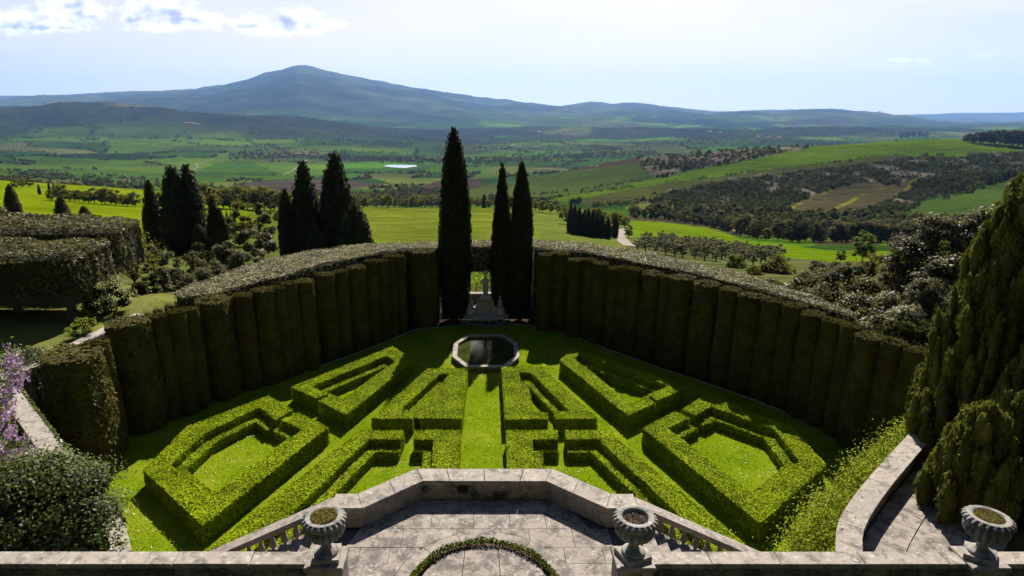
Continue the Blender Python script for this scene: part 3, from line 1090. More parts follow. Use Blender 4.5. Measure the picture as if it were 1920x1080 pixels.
# low ring of box in the paving
th = rng.uniform(0, 2 * np.pi, 5200)
rr = rng.uniform(1.50, 1.66, 5200)
hh = Z_FLOOR + 0.02 + rng.random(5200) ** 0.6 * (0.11 + 0.03 * np.sin(th * 9))
pts = np.stack([rr * np.cos(th), FLOOR_C[1] + rr * np.sin(th), hh], -1)
v_ = leaf_verts(pts, np.array([[0, 0, 1.0]]).repeat(5200, 0), 0.06, 0.035, 0.9)
root = obj('ring_hedge', leaf_mesh('ring_hedge', [v_], M_RING))
tag(root, 'low circular box hedge set into the terrace paving', 'hedge')

# terrace parapet: wide coping on a low wall, five-sided towards the garden
par = empty('terrace_parapet', (0, 14.3, Z_FLOOR))
tag(par, 'low five-sided stone parapet with wide coping round the terrace', 'parapet')
par_off = Vector((0, 14.3, Z_FLOOR))
OUT = [(-3.75, 14.15), (-3.2, 14.15), (-1.83, 15.32), (1.83, 15.32), (3.2, 14.15), (3.75, 14.15)]
INN = [(-3.75, 13.53), (-2.96, 13.53), (-1.6, 14.71), (1.6, 14.71), (2.96, 13.53), (3.75, 13.53)]


def child_local(o, off):
    o.location = -off
    return o


def lerp2(a, b, f):
    return (a[0] + (b[0] - a[0]) * f, a[1] + (b[1] - a[1]) * f)


CUTS = [(0, [0, 1]), (1, [0, 0.52, 1]), (2, [0, 0.22, 0.5, 0.79, 1]), (3, [0, 0.47, 1]), (4, [0, 1])]
for sgi, cuts in CUTS:
    for fa, fb in zip(cuts[:-1], cuts[1:]):
        e = 0.002
        q = [lerp2(OUT[sgi], OUT[sgi + 1], fa + e), lerp2(OUT[sgi], OUT[sgi + 1], fb - e), lerp2(INN[sgi], INN[sgi + 1], fb - e), lerp2(INN[sgi], INN[sgi + 1], fa + e)]
        s = MB()
        s.prism(q, Z_PAR - 0.12, Z_PAR + random.uniform(-0.006, 0.006), 0.012)
        child_local(s.build('coping_stone', M_STONE, par), par_off)
WIN = [(-3.75, 13.60), (-2.99, 13.60), (-1.63, 14.78), (1.63, 14.78), (2.99, 13.60), (3.75, 13.60)]
for sgi in range(5):
    L_ = math.hypot(WIN[sgi + 1][0] - WIN[sgi][0], WIN[sgi + 1][1] - WIN[sgi][1])
    n = max(1, round(L_ / 0.62))
    for k in range(n):
        fa, fb = k / n + 0.004 / L_, (k + 1) / n - 0.004 / L_
        a, b_ = lerp2(WIN[sgi], WIN[sgi + 1], fa), lerp2(WIN[sgi], WIN[sgi + 1], fb)
        dx, dy = b_[0] - a[0], b_[1] - a[1]
        l_ = math.hypot(dx, dy)
        nx, ny = -dy / l_ * 0.2, dx / l_ * 0.2
        j = random.uniform(-0.008, 0.004)
        q = [(a[0] - nx * j, a[1] - ny * j), (b_[0] - nx * j, b_[1] - ny * j), (b_[0] + nx, b_[1] + ny), (a[0] + nx, a[1] + ny)]
        s = MB()
        s.prism(q, Z_FLOOR - 0.02, Z_PAR - 0.125)
        child_local(s.build('wall_block', M_STONE, par), par_off)
WOUT = [(-3.75, 14.05), (-3.16, 14.05), (-1.79, 15.22), (1.79, 15.22), (3.16, 14.05), (3.75, 14.05)]
for sgi in range(5):
    s = MB()
    a, b_ = WOUT[sgi], WOUT[sgi + 1]
    a2, b2 = lerp2(WIN[sgi], WIN[sgi + 1], 0.0), lerp2(WIN[sgi], WIN[sgi + 1], 1.0)
    a2, b2 = lerp2(a, a2, 0.62), lerp2(b_, b2, 0.62)
    s.prism([a, b_, b2, a2], -0.2, Z_PAR - 0.13)
    child_local(s.build('retaining_wall', M_WALLSTONE, par), par_off)
# moss patches growing on the inner wall face
pts, nr = [], []
for cx, cz, n in [(-0.55, 5.42, 420), (-0.25, 5.28, 90), (0.35, 5.22, 120), (-1.55, 5.40, 90), (0.55, 5.24, 60)]:
    a = rng.normal(size=(n, 2)) * (0.085, 0.075)
    pts.append(np.stack([cx + a[:, 0], 14.76 + 0.0 * a[:, 0] - rng.random(n) * 0.03, np.clip(cz + a[:, 1], 5.12, 5.53)], -1))
pts = np.concatenate(pts)
v_ = leaf_verts(pts, np.array([[0, -1.0, 0.3]]).repeat(len(pts), 0), 0.03, 0.024, 0.25)
tag(child_local(obj('moss', leaf_mesh('moss', [v_], M_CYP), par), par_off), kind='stuff')

# stairs that run down beside the terrace on both sides, with balustrades
RISE, TREAD = 0.1545, 0.32
BAL = MB()
BAL.lathe([(0.075, 0.0), (0.075, 0.05), (0.05, 0.06), (0.045, 0.09), (0.085, 0.17), (0.09, 0.22), (0.07, 0.30), (0.042, 0.40), (0.038, 0.44), (0.055, 0.455), (0.055, 0.475), (0.07, 0.48), (0.07, 0.53)], 12)
bal_me = make_mesh('baluster', BAL.v, BAL.f, M_STONE, False)
for sx, side_txt in ((-1, 'wisteria'), (1, 'great cypress')):
    st = empty('garden_stairs', (sx * 3.75, 12.8, Z_FLOOR))
    tag(st, kind='structure')
    so = Vector((sx * 3.75, 12.8, Z_FLOOR))
    for k in range(33):
        x0 = 3.75 + k * TREAD
        z1 = Z_FLOOR - 0.02 - k * RISE
        s = MB()
        s.box(min(sx * x0, sx * (x0 + TREAD + 0.03)), max(sx * x0, sx * (x0 + TREAD + 0.03)), 11.42, 13.58, max(z1 - 0.45, -0.2), z1, 0.012)
        child_local(s.build('step', M_PAVE, st), so)
    bl = empty('stair_balustrade', (sx * 3.75, 13.84, Z_FLOOR))
    tag(bl, f'sloping stone balustrade of the stairs on the {side_txt} side', 'balustrade', 'balustrades of the double stairs')
    bo = Vector((sx * 3.75, 13.84, Z_FLOOR))
    sl = RISE / TREAD
    n = 5
    for k in range(n):
        xa, xb = 3.76 + k * 2.0 + 0.002, 3.76 + (k + 1) * 2.0 - 0.002
        s = MB()
        s.prism([(sx * xa, 13.64), (sx * xb, 13.64), (sx * xb, 14.05), (sx * xa, 14.05)], lambda x, y: Z_PAR - 0.16 - (abs(x) - 3.75) * sl, lambda x, y: Z_PAR - 0.01 - (abs(x) - 3.75) * sl, 0.015)
        child_local(s.build('handrail', M_STONE, bl), bo)
        s = MB()
        s.prism([(sx * xa, 13.61), (sx * xb, 13.61), (sx * xb, 14.02), (sx * xa, 14.02)], -0.2, lambda x, y: Z_PAR - 0.69 - (abs(x) - 3.75) * sl, 0.0)
        child_local(s.build('stringer_wall', M_WALLSTONE, bl), bo)
    for k in range(31):
        x = 4.1 + k * 0.31
        o = obj('baluster', bal_me, bl, (sx * x - bo.x, 0, Z_PAR - 0.69 - (x - 3.75) * sl - bo.z))
    s = MB()
    s.box(sx * 13.75 - 0.22, sx * 13.75 + 0.22, 13.62, 14.06, -0.2, 1.35, 0.02)
    child_local(s.build('end_post', M_STONE, bl), bo)

# near parapet wall with pedestals, seen along the bottom edge
YW0, YW1 = 10.91, 11.31


def near_wall(name, xa, xb, label, joints):
    w = empty(name, ((xa + xb) / 2, 11.1, Z_FLOOR))
    off = Vector(w.location)
    tag(w, label, 'wall')
    s = MB()
    s.box(xa, xb, YW0 + 0.06, YW1 - 0.05, -0.2, Z_WALL - 0.105)
    child_local(s.build('wall_core', M_WALLSTONE, w), off)
    xs = [xa] + joints + [xb]
    for a, b_ in zip(xs[:-1], xs[1:]):
        s = MB()
        s.box(a + 0.004, b_ - 0.004, YW0, YW1, Z_WALL - 0.10, Z_WALL + random.uniform(-0.006, 0.006), 0.014)
        child_local(s.build('coping_stone', M_STONE, w), off)
        # facing stones under the coping
        x = a
        while x < b_ - 0.1:
            x2 = min(x + random.uniform(0.5, 1.1), b_)
            for za, zb in ((Z_WALL - 0.42, Z_WALL - 0.108), (Z_WALL - 0.78, Z_WALL - 0.43), (Z_WALL - 1.2, Z_WALL - 0.79)):
                s = MB()
                s.box(x + 0.006, x2 - 0.006, YW0 + 0.05 + random.uniform(-0.012, 0.004), YW0 + 0.12, za, zb)
                child_local(s.build('facing_stone', M_WALLSTONE, w), off)
            x = x2
    return w, off


def pedestal(w, off, xa, xb):
    s = MB()
    s.box(xa + 0.04, xb - 0.04, YW0 - 0.10, YW1 + 0.08, Z_FLOOR - 0.2, Z_WALL - 0.06)
    pd = child_local(s.build('pedestal', M_STONE, w), off)
    s = MB()
    s.box(xa, xb, YW0 - 0.16, YW1 + 0.14, Z_WALL - 0.062, Z_WALL + 0.03, 0.015)
    s.build('pedestal_cap', M_STONE, pd)


w1, o1 = near_wall('parapet_wall', -16.0, -3.5, 'stained stone parapet wall ending at the urn of dry grass', [-13.4, -11.2, -8.6, -6.3, -4.75])
pedestal(w1, o1, -3.60, -2.82)
w2, o2 = near_wall('parapet_wall', 3.4, 17.5, 'stained stone parapet wall running between two urns towards the great cypress', [4.6, 6.0, 7.7, 9.4, 11.5, 13.6, 15.8])
pedestal(w2, o2, 2.64, 3.42)
pedestal(w2, o2, 9.72, 10.50)


def lobes(n, amt, phase=0.0):
    def f(a):
        return 1 - amt + amt * abs(math.cos(n * a / 2 + phase)) ** 0.6
    return f


lob_lo, lob_up = lobes(18, 0.2), lobes(22, 0.17)
URN = {}


def urn_mesh():
    s = MB()
    prof = [(0.05, 0.40), (0.13, 0.405), (0.25, 0.45), (0.35, 0.53), (0.405, 0.62), (0.40, 0.69), (0.355, 0.735), (0.335, 0.745), (0.335, 0.76), (0.39, 0.79), (0.445, 0.835), (0.455, 0.875), (0.43, 0.915), (0.39, 0.93),
            (0.375, 0.945), (0.36, 0.95), (0.275, 0.95), (0.262, 0.935), (0.255, 0.86), (0.02, 0.85)]

    def mod(k, a, r):
        if 2 <= k <= 6:
            return r * lob_lo(a)
        if 9 <= k <= 13:
            return r * lob_up(a)
        return r
    s.lathe(prof, 198, mod=mod, close=False)
    bowl = make_mesh('bowl', s.v, s.f, M_GREYSTONE, True)
    s = MB()
    s.lathe([(0.235, 0.10), (0.24, 0.13), (0.225, 0.16), (0.19, 0.175), (0.13, 0.21), (0.098, 0.27), (0.095, 0.33), (0.115, 0.355), (0.12, 0.375), (0.10, 0.39), (0.09, 0.41)], 40)
    foot = make_mesh('foot', s.v, s.f, M_GREYSTONE, True)
    s = MB()
    s.box(-0.27, 0.27, -0.27, 0.27, 0.0, 0.10, 0.012)
    return bowl, foot, make_mesh('plinth', s.v, s.f, M_STONE)


bowl_me, foot_me, plinth_me = urn_mesh()


def urn(x, label, fill, rz):
    u = empty('stone_urn', (x, 11.11, Z_WALL + 0.031), rz)
    tag(u, label, 'urn', 'urns along the parapet')
    obj('plinth', plinth_me, u)
    obj('foot', foot_me, u)
    bw = obj('bowl', bowl_me, u)
    s = MB()
    s.lathe([(0.256, 0.86), (0.256, 0.882 if fill != 'soil' else 0.87)], 28)
    s.build('soil', M_SOIL, bw)
    if fill != 'soil':
        n = 1500
        r = 0.26 * np.sqrt(rng.random(n))
        a = rng.uniform(0, 6.283, n)
        lean = np.stack([r * np.cos(a), r * np.sin(a), 0.35 + 0 * r], -1)
        h = 0.09 if fill == 'tall' else 0.06
        p = np.stack([r * np.cos(a), r * np.sin(a), 0.90 + rng.random(n) * h], -1)
        nn = np.stack([-np.sin(a), np.cos(a), 0 * a], -1)
        v = leaf_verts(p, nn, 0.10 if fill == 'tall' else 0.07, 0.012, 0.8, (0, 0, 1), 0.75)
        obj('dry_grass', leaf_mesh('dry_grass', [v], M_DRY), bw)
    else:
        s = MB()
        s.tube([(0.10, 0.16, 0.875), (0.02, 0.10, 0.95), (0.12, 0.0, 0.90), (0.10, -0.14, 0.885), (-0.05, -0.16, 0.88)], [0.007] * 5, 6)
        s.build('watering_pipe', M_JOINT, bw)
        n = 500
        r = 0.24 * np.sqrt(rng.random(n))
        a = rng.uniform(0, 6.283, n)
        p = np.stack([r * np.cos(a), r * np.sin(a), 0.875 + rng.random(n) * 0.02], -1)
        v = leaf_verts(p, np.array([[0, 0, 1.0]]).repeat(n, 0), 0.035, 0.02, 0.7)
        obj('bark_mulch', leaf_mesh('bark_mulch', [v], M_BARK), bw)
    return u


urn(-3.21, 'carved stone urn with tall dry grass beside the terrace opening', 'tall', 0.1)
urn(3.03, 'carved stone urn filled with bare brown soil', 'soil', 0.4)
urn(10.11, 'carved stone urn with short dry grass in front of the great cypress', 'short', 0.9)

# curved ramp walls at both edges of the garden
def wall_along(name, path, width, z_top, z_bot, label, mat_top, stone=1.5):
    """path: (x, y, z of coping) ; coping stones on a wall"""
    w = empty(name, (path[0][0], path[0][1], z_bot))
    off = Vector(w.location)
    tag(w, label, 'wall')
    q = [(p[0], p[1]) for p in path]
    zs = [p[2] for p in path]
    l, r = offset_path(q, width / 2), offset_path(q, -width / 2)
    l2, r2 = offset_path(q, width / 2 - 0.06), offset_path(q, -width / 2 + 0.06)
    v, f = [], []
    for k in range(len(q)):
        v += [(*l2[k], z_bot), (*r2[k], z_bot), (*r2[k], zs[k] - 0.11), (*l2[k], zs[k] - 0.11)]
    for k in range(len(q) - 1):
        for e in range(4):
            f.append((4 * k + e, 4 * k + (e + 1) % 4, 4 * k + 4 + (e + 1) % 4, 4 * k + 4 + e))
    f += [(3, 2, 1, 0), tuple(4 * (len(q) - 1) + e for e in range(4))]
    child_local(obj('wall_body', make_mesh('wall_body', v, f, M_WALLSTONE), w), off)
    for k in range(len(q) - 1):
        e = 0.003
        s = MB()
        dz = random.uniform(-0.006, 0.006)
        pa, pb, pc, pd = lerp2(l[k], l[k + 1], e), lerp2(l[k], l[k + 1], 1 - e), lerp2(r[k], r[k + 1], 1 - e), lerp2(r[k], r[k + 1], e)
        za, zb = zs[k] + dz, zs[k + 1] + dz
        t = 0.11
        s.add([(*pa, za - t), (*pb, zb - t), (*pc, zb - t), (*pd, za - t), (*pa, za), (*pb, zb), (*pc, zb), (*pd, za)],
              [(3, 2, 1, 0), (4, 5, 6, 7), (0, 1, 5, 4), (1, 2, 6, 5), (2, 3, 7, 6), (3, 0, 4, 7)])
        child_local(s.build('coping_stone', mat_top, w), off)
    return w


def smooth_path(pts, n):
    """Catmull-Rom through points"""
    p = [Vector(a) for a in pts]
    p = [p[0] * 2 - p[1]] + p + [p[-1] * 2 - p[-2]]
    out = []
    for i in range(1, len(p) - 2):
        for k in range(n):
            t = k / n
            out.append(0.5 * ((2 * p[i]) + (p[i + 1] - p[i - 1]) * t + (2 * p[i - 1] - 5 * p[i] + 4 * p[i + 1] - p[i + 2]) * t * t + (3 * p[i] - p[i - 1] - 3 * p[i + 1] + p[i + 2]) * t ** 3))
    out.append(p[-2])
    return [tuple(a) for a in out]


RP = [P(1592, 1040, 3.95), P(1596, 985, 3.95), P(1632, 925, 3.97), P(1685, 862, 3.98), P(1733, 808, 4.0), P(1790, 745, 4.0)]
wall_along('ramp_wall', smooth_path(RP, 3), 0.62, 0, -0.2, 'curved pale stone ramp wall beside the great cypress', M_STONE)
LP_ = [P(222, 1040, 3.95), P(206, 985, 3.95), P(160, 925, 4.05), P(108, 858, 4.25), P(58, 790, 4.4), P(14, 728, 4.5), P(8, 705, 4.5), P(60, 685, 4.5), P(120, 655, 4.5), P(180, 626, 4.5), P(222, 605, 4.5), P(262, 588, 4.5)]
wall_along('ramp_wall', smooth_path(LP_, 2), 0.62, 0, -0.2, 'curved pale stone ramp wall under the wisteria', M_STONE)
# paved ramps behind those walls
for nm, pth, d, z0 in (('paved_ramp', smooth_path(RP, 3), -1, 3.36), ('paved_ramp', smooth_path(LP_[:6], 3), 1, 3.55)):
    q = [(p[0], p[1]) for p in pth]
    a, b_ = offset_path(q, d * 0.25), offset_path(q, d * 3.2)
    v = [(x, y_, z0) for x, y_ in a] + [(x, y_, z0 - 0.02) for x, y_ in b_]
    n = len(q)
    ro = tag(obj(nm, make_mesh(nm, v, [(k, k + 1, n + k + 1, n + k) for k in range(n - 1)], M_JOINT)), kind='structure')
    for k in range(n - 1):
        for c0, c1 in ((0.02, 0.35), (0.36, 0.72), (0.73, 0.99)):
            g = 0.012
            s = MB()
            s.prism([lerp2(lerp2(a[k], a[k + 1], g), lerp2(b_[k], b_[k + 1], g), c0), lerp2(lerp2(a[k], a[k + 1], 1 - g), lerp2(b_[k], b_[k + 1], 1 - g), c0),
                     lerp2(lerp2(a[k], a[k + 1], 1 - g), lerp2(b_[k], b_[k + 1], 1 - g), c1), lerp2(lerp2(a[k], a[k + 1], g), lerp2(b_[k], b_[k + 1], g), c1)], z0 - 0.06, z0 + 0.02 + random.uniform(0, 0.015))
            s.build('paving_slab', M_PAVE, ro)

# ------------------------------------------------------------------ lawn and kerb
KERB_L = [P(*p, 0)[:2] for p in [(867, 610), (780, 617), (705, 648), (640, 673), (547, 704), (462, 729), (340, 775), (231, 822), (165, 889)]]
KERB_R = [P(*p, 0)[:2] for p in [(957, 607), (1045, 615), (1107, 643), (1220, 684), (1400, 745), (1558, 808), (1638, 869)]]
LAWN = KERB_L[::-1] + KERB_R + [(14.6, 21.0), (11.6, 17.0), (10.4, 14.3), (3.9, 14.0), (3.9, 6.2), (-3.9, 6.2), (-3.9, 14.0), (-10.4, 14.3), (-12.0, 17.0), (-15.4, 20.6)]
m_lawn, N, L, out = new_mat('mown_lawn')
geo = N.new('ShaderNodeNewGeometry')
a1 = noise(N, L, 0.45, 7, 0.66, geo.outputs['Position'])
a2 = noise(N, L, 14, 5, 0.7, geo.outputs['Position'])
c = ramp(N, L, a1, [(0.28, (0.070, 0.122, 0.003)), (0.5, (0.118, 0.168, 0.005)), (0.7, (0.185, 0.200, 0.016))])
c = mixc(N, L, 0.8, c, ramp(N, L, a2, [(0.3, (0.6, 0.65, 0.6)), (0.7, (1.35, 1.3, 1.2))]), 'MULTIPLY')
b = N.new('ShaderNodeBsdfPrincipled')
L.new(c, b.inputs['Base Color'])
b.inputs['Roughness'].default_value = 1.0
b.inputs['Specular IOR Level'].default_value = 0.0
bp = N.new('ShaderNodeBump')
bp.inputs['Strength'].default_value = 0.7
bp.inputs['Distance'].default_value = 0.05
L.new(a2, bp.inputs['Height'])
L.new(bp.outputs[0], b.inputs['Normal'])
L.new(b.outputs[0], out.inputs['Surface'])
tris = geometry.tessellate_polygon([[Vector((x, y_, 0)) for x, y_ in LAWN]])
lawn = tag(obj('lawn', make_mesh('lawn', [(x, y_, 0.0) for x, y_ in LAWN], [tuple(t) for t in tris], m_lawn)), kind='structure')
me = lawn.data
if me.polygons[0].normal.z < 0:
    me.flip_normals()


def tri_sample(poly, n):
    tr = geometry.tessellate_polygon([[Vector((x, y_, 0)) for x, y_ in poly]])
    q = np.array(poly)
    t = np.array([[q[i] for i in f] for f in tr])
    ar = np.abs(np.cross(t[:, 1] - t[:, 0], t[:, 2] - t[:, 0])) * 0.5
    ix = rng.choice(len(t), n, p=ar / ar.sum())
    a, b_ = rng.random((n, 1)), rng.random((n, 1))
    sw = (a + b_) > 1
    a, b_ = np.where(sw, 1 - a, a), np.where(sw, 1 - b_, b_)
    return t[ix, 0] + (t[ix, 1] - t[ix, 0]) * a + (t[ix, 2] - t[ix, 0]) * b_, ar.sum()


pg, _ = tri_sample(LAWN, 62000)
pg = pg[pg[:, 1] > 16.5]
v_ = leaf_verts(np.concatenate([pg, np.full((len(pg), 1), 0.012)], 1), np.array([[0, -0.25, 1.0]]).repeat(len(pg), 0), 0.07, 0.03, 0.4)
tag(obj('lawn_grass', leaf_mesh('lawn_grass', [v_], M_GRASS)), 'short mown grass of the parterre lawn', 'grass', kind='stuff')
pg, _ = tri_sample(LAWN, 5200)
dn = fbm(np.stack([pg[:, 0] / 3, pg[:, 1] / 3, pg[:, 0] * 0], -1), 3, 61)
pg = pg[(pg[:, 1] > 17) & (dn + rng.random(len(pg)) * 0.4 > 0.72)]
v_ = leaf_verts(np.concatenate([pg, np.full((len(pg), 1), 0.05)], 1), np.array([[0, -0.2, 1.0]]).repeat(len(pg), 0), 0.04, 0.04, 0.2)
tag(obj('lawn_daisies', leaf_mesh('lawn_daisies', [v_], M_DAISY)), 'white daisies scattered over the lawn', 'flowers', kind='stuff')
for path, txt in ((KERB_L, 'wisteria'), (KERB_R, 'olive grove')):
    kb = empty('stone_kerb', (path[0][0], path[0][1], 0))
    off = Vector(kb.location)
    tag(kb, f'thin stone kerb between lawn and cypress wall on the {txt} side', 'kerb')
    l, r = offset_path(path, 0.04), offset_path(path, -0.04)
    for k in range(len(path) - 1):
        ln = math.dist(path[k], path[k + 1])
        n = max(1, round(ln / 1.2))
        for m in range(n):
            fa, fb = m / n + 0.004, (m + 1) / n - 0.004
            s = MB()
            s.prism([lerp2(l[k], l[k + 1], fa), lerp2(l[k], l[k + 1], fb), lerp2(r[k], r[k + 1], fb), lerp2(r[k], r[k + 1], fa)], -0.1, 0.03 + random.uniform(-0.012, 0.012))
            child_local(s.build('kerb_stone', M_STONE, kb), off)

# ------------------------------------------------------------------ octagonal pool
ZR = 0.34
o_out = [P(*p, ZR)[:2] for p in [(873, 627), (948, 627), (972, 651), (973, 664), (944, 682), (877, 682), (850, 666), (850, 650)]]
cx = sum(p[0] for p in o_out) / 8
cyy = sum(p[1] for p in o_out) / 8
hw = max(abs(p[0] - cx) for p in o_out)
hd = max(abs(p[1] - cyy) for p in o_out)
OCT = [(cx - 0.58 * hw, cyy + hd), (cx + 0.58 * hw, cyy + hd), (cx + hw, cyy + 0.42 * hd), (cx + hw, cyy - 0.42 * hd), (cx + 0.58 * hw, cyy - hd), (cx - 0.58 * hw, cyy - hd), (cx - hw, cyy - 0.42 * hd), (cx - hw, cyy + 0.42 * hd)]
OCT = OCT[::-1]
OIN = inset(OCT, 0.30)
pool = empty('garden_pool', (cx, cyy, 0))
tag(pool, 'octagonal stone pool with dark green water on the lawn', 'pool')
off = Vector((cx, cyy, 0))
for k in range(8):
    j = (k + 1) % 8
    for fa, fb in ((0.002, 0.498), (0.502, 0.998)):
        s = MB()
        s.prism([lerp2(OCT[k], OCT[j], fa), lerp2(OCT[k], OCT[j], fb), lerp2(OIN[k], OIN[j], fb), lerp2(OIN[k], OIN[j], fa)], ZR - 0.11, ZR + random.uniform(-0.005, 0.005), 0.012)
        child_local(s.build('rim_stone', M_STONE, pool), off)
    o2_, i2_ = inset(OCT, 0.05), inset(OCT, 0.26)
    s = MB()
    s.prism([o2_[k], o2_[j], i2_[j], i2_[k]], -0.5, ZR - 0.112)
    child_local(s.build('basin_wall', M_WALLSTONE, pool), off)
m_pw, N, L, out = new_mat('pool_water')
geo = N.new('ShaderNodeNewGeometry')
b = N.new('ShaderNodeBsdfPrincipled')
L.new(ramp(N, L, noise(N, L, 0.7, 4, 0.6, geo.outputs['Position']), [(0.35, (0.018, 0.024, 0.006)), (0.65, (0.045, 0.052, 0.010))]), b.inputs['Base Color'])
b.inputs['Roughness'].default_value = 0.08
b.inputs['Specular IOR Level'].default_value = 0.5
bp = N.new('ShaderNodeBump')
bp.inputs['Strength'].default_value = 0.35
bp.inputs['Distance'].default_value = 0.02
L.new(noise(N, L, 9, 2, 0.5, geo.outputs['Position']), bp.inputs['Height'])
L.new(bp.outputs[0], b.inputs['Normal'])
L.new(b.outputs[0], out.inputs['Surface'])
child_local(obj('water', make_mesh('water', [(x, y_, 0.17) for x, y_ in inset(OCT, 0.27)], [tuple(range(8))], m_pw), pool), off)

# ------------------------------------------------------------------ fountain with a stone figure
FX, FY = 0.1, 44.6
ft = empty('stone_fountain', (FX, FY, 0))
ft.scale = (1, 1, 0.87)
tag(ft, 'scrolled grey stone fountain with basin between the tall cypresses', 'fountain')


def fpart(name, s, mat=M_FOUNT, smooth=False):
    return s.build(name, mat, ft, smooth)


s = MB()
s.prism([(-1.85, 0.1)] + [(1.85 * math.cos(a), -0.1 - 1.2 * math.sin(a)) for a in np.linspace(math.pi, 0, 20)] + [(1.85, 0.1)], -0.1, 0.10, 0.02)
fpart('apron_step', s, M_WALLSTONE)
for k in range(6):
    s = MB()
    x = -1.3 + k * 0.52
    s.lathe([(0.09, 0.10), (0.10, 0.16), (0.06, 0.22), (0.10, 0.34), (0.12, 0.40)], 8, (x, -0.35 - 0.18 * math.cos(x), 0))
    fpart('basin_leg', s)
s = MB()
prof = []
for a in np.linspace(math.pi, 0, 28):
    w = 1.6 + 0.09 * math.cos(9 * a)
    prof.append((w * math.cos(a), -0.05 - 0.85 * math.sin(a) * (1 + 0.08 * math.cos(9 * a))))
s.prism(prof + [(1.6, 0.35), (-1.6, 0.35)], 0.40, 0.60, 0.05)
fpart('basin_ledge', s)
s = MB()   # scrolled back, outline in x-z extruded in y
half = [(1.45, 0.60), (1.45, 0.95), (1.30, 1.22), (1.02, 1.30), (0.80, 1.22), (0.70, 1.35), (0.55, 1.75), (0.50, 2.0)]
outl = half + [(-x, z) for x, z in half[::-1]]
n = len(outl)
vv = []
for yy_, sc in ((0.30, 1.0), (-0.02, 1.0), (-0.10, 0.93)):
    vv += [(x * sc, yy_, 0.60 + (z - 0.60) * (1 if sc == 1 else 0.97)) for x, z in outl]
ff_ = [tuple(range(n))] + [tuple(range(3 * n - 1, 2 * n - 1, -1))]
for r_ in (0, n):
    ff_ += [(r_ + i_, r_ + n + i_, r_ + n + (i_ + 1) % n, r_ + (i_ + 1) % n) for i_ in range(n)]
s.add(vv, ff_)
fpart('scrolled_back', s)
for sx in (-1, 1):
    s = MB()
    s.lathe([(0.34, 0.62), (0.36, 0.80), (0.30, 1.02), (0.20, 1.16), (0.08, 1.22)], 14, (sx * 1.05, -0.12, 0))
    fpart('shell_volute', s, smooth=True)
    s = MB()
    s.lathe([(0.15, 1.28), (0.24, 1.36), (0.25, 1.44), (0.12, 1.52), (0.10, 1.58), (0.19, 1.68), (0.18, 1.76), (0.06, 1.86), (0.05, 1.95), (0.10, 2.04), (0.09, 2.12), (0.03, 2.24)], 14, (sx * 1.05, 0.12, 0))
    fpart('finial', s, smooth=True)
s = MB()
s.lathe([(0.46, 1.98), (0.50, 2.03), (0.44, 2.12), (0.36, 2.16), (0.34, 2.26), (0.30, 2.30)], 20, (0, 0.08, 0))
fpart('figure_plinth', s)
# herm figure carrying a basket: one continuous carved body
fig = bpy.data.meshes.new('figure')
J = [((0, 0.08, 2.28), 0.21), ((0, 0.08, 2.75), 0.20), ((0.01, 0.08, 3.05), 0.235), ((0.0, 0.08, 3.32), 0.20), ((0.0, 0.07, 3.55), 0.25), ((0, 0.06, 3.74), 0.09), ((0, 0.04, 3.90), 0.13), ((0, 0.05, 4.02), 0.10),
     ((0.27, 0.06, 3.58), 0.09), ((0.40, 0.0, 3.76), 0.065), ((0.24, 0.0, 4.0), 0.055), ((-0.27, 0.06, 3.58), 0.09), ((-0.40, -0.02, 3.36), 0.065), ((-0.20, -0.15, 3.28), 0.055)]
E = [(0, 1), (1, 2), (2, 3), (3, 4), (4, 5), (5, 6), (6, 7), (4, 8), (8, 9), (9, 10), (4, 11), (11, 12), (12, 13)]
fig.from_pydata([j[0] for j in J], E, [])
fo = obj('figure', fig, ft)
md = fo.modifiers.new('skin', 'SKIN')
for k, j in enumerate(J):
    fig.skin_vertices[0].data[k].radius = (j[1], j[1] * 0.85)
fig.skin_vertices[0].data[0].use_root = True
fo.modifiers.new('sub', 'SUBSURF').levels = 2
fo.modifiers['sub'].render_levels = 2
fig.materials.append(M_FOUNT)
s = MB()
s.lathe([(0.10, 4.08), (0.19, 4.16), (0.21, 4.24), (0.19, 4.27)], 14, (0, 0.05, 0))
for k in range(9):
    a = k * 2.4
    r_ = 0.11 if k else 0
    s.lathe([(0.02, 4.24), (0.075, 4.28), (0.08, 4.33), (0.05, 4.38), (0.01, 4.40)], 8, (r_ * math.cos(a), 0.05 + r_ * math.sin(a), 0))
s.build('fruit_basket', M_FOUNT, fo, True)
# low stone wall behind the fountain
w = empty('back_wall', (0, 47.4, 0))
off = Vector(w.location)
tag(w, 'low stone wall glimpsed behind the fountain and cypresses', 'wall')
s = MB()
s.box(-9, 9, 47.3, 47.7, -0.3, 1.22)
child_local(s.build('wall_body', M_WALLSTONE, w), off)
for k in range(10):
    s = MB()
    s.box(-9 + k * 1.8 + 0.004, -9 + (k + 1) * 1.8 - 0.004, 47.22, 47.78, 1.222, 1.36, 0.02)
    child_local(s.build('coping_stone', M_STONE, w), off)

# ------------------------------------------------------------------ box parterre
HT, HS = 0.82, 0.46                                 # tall tier and inner step


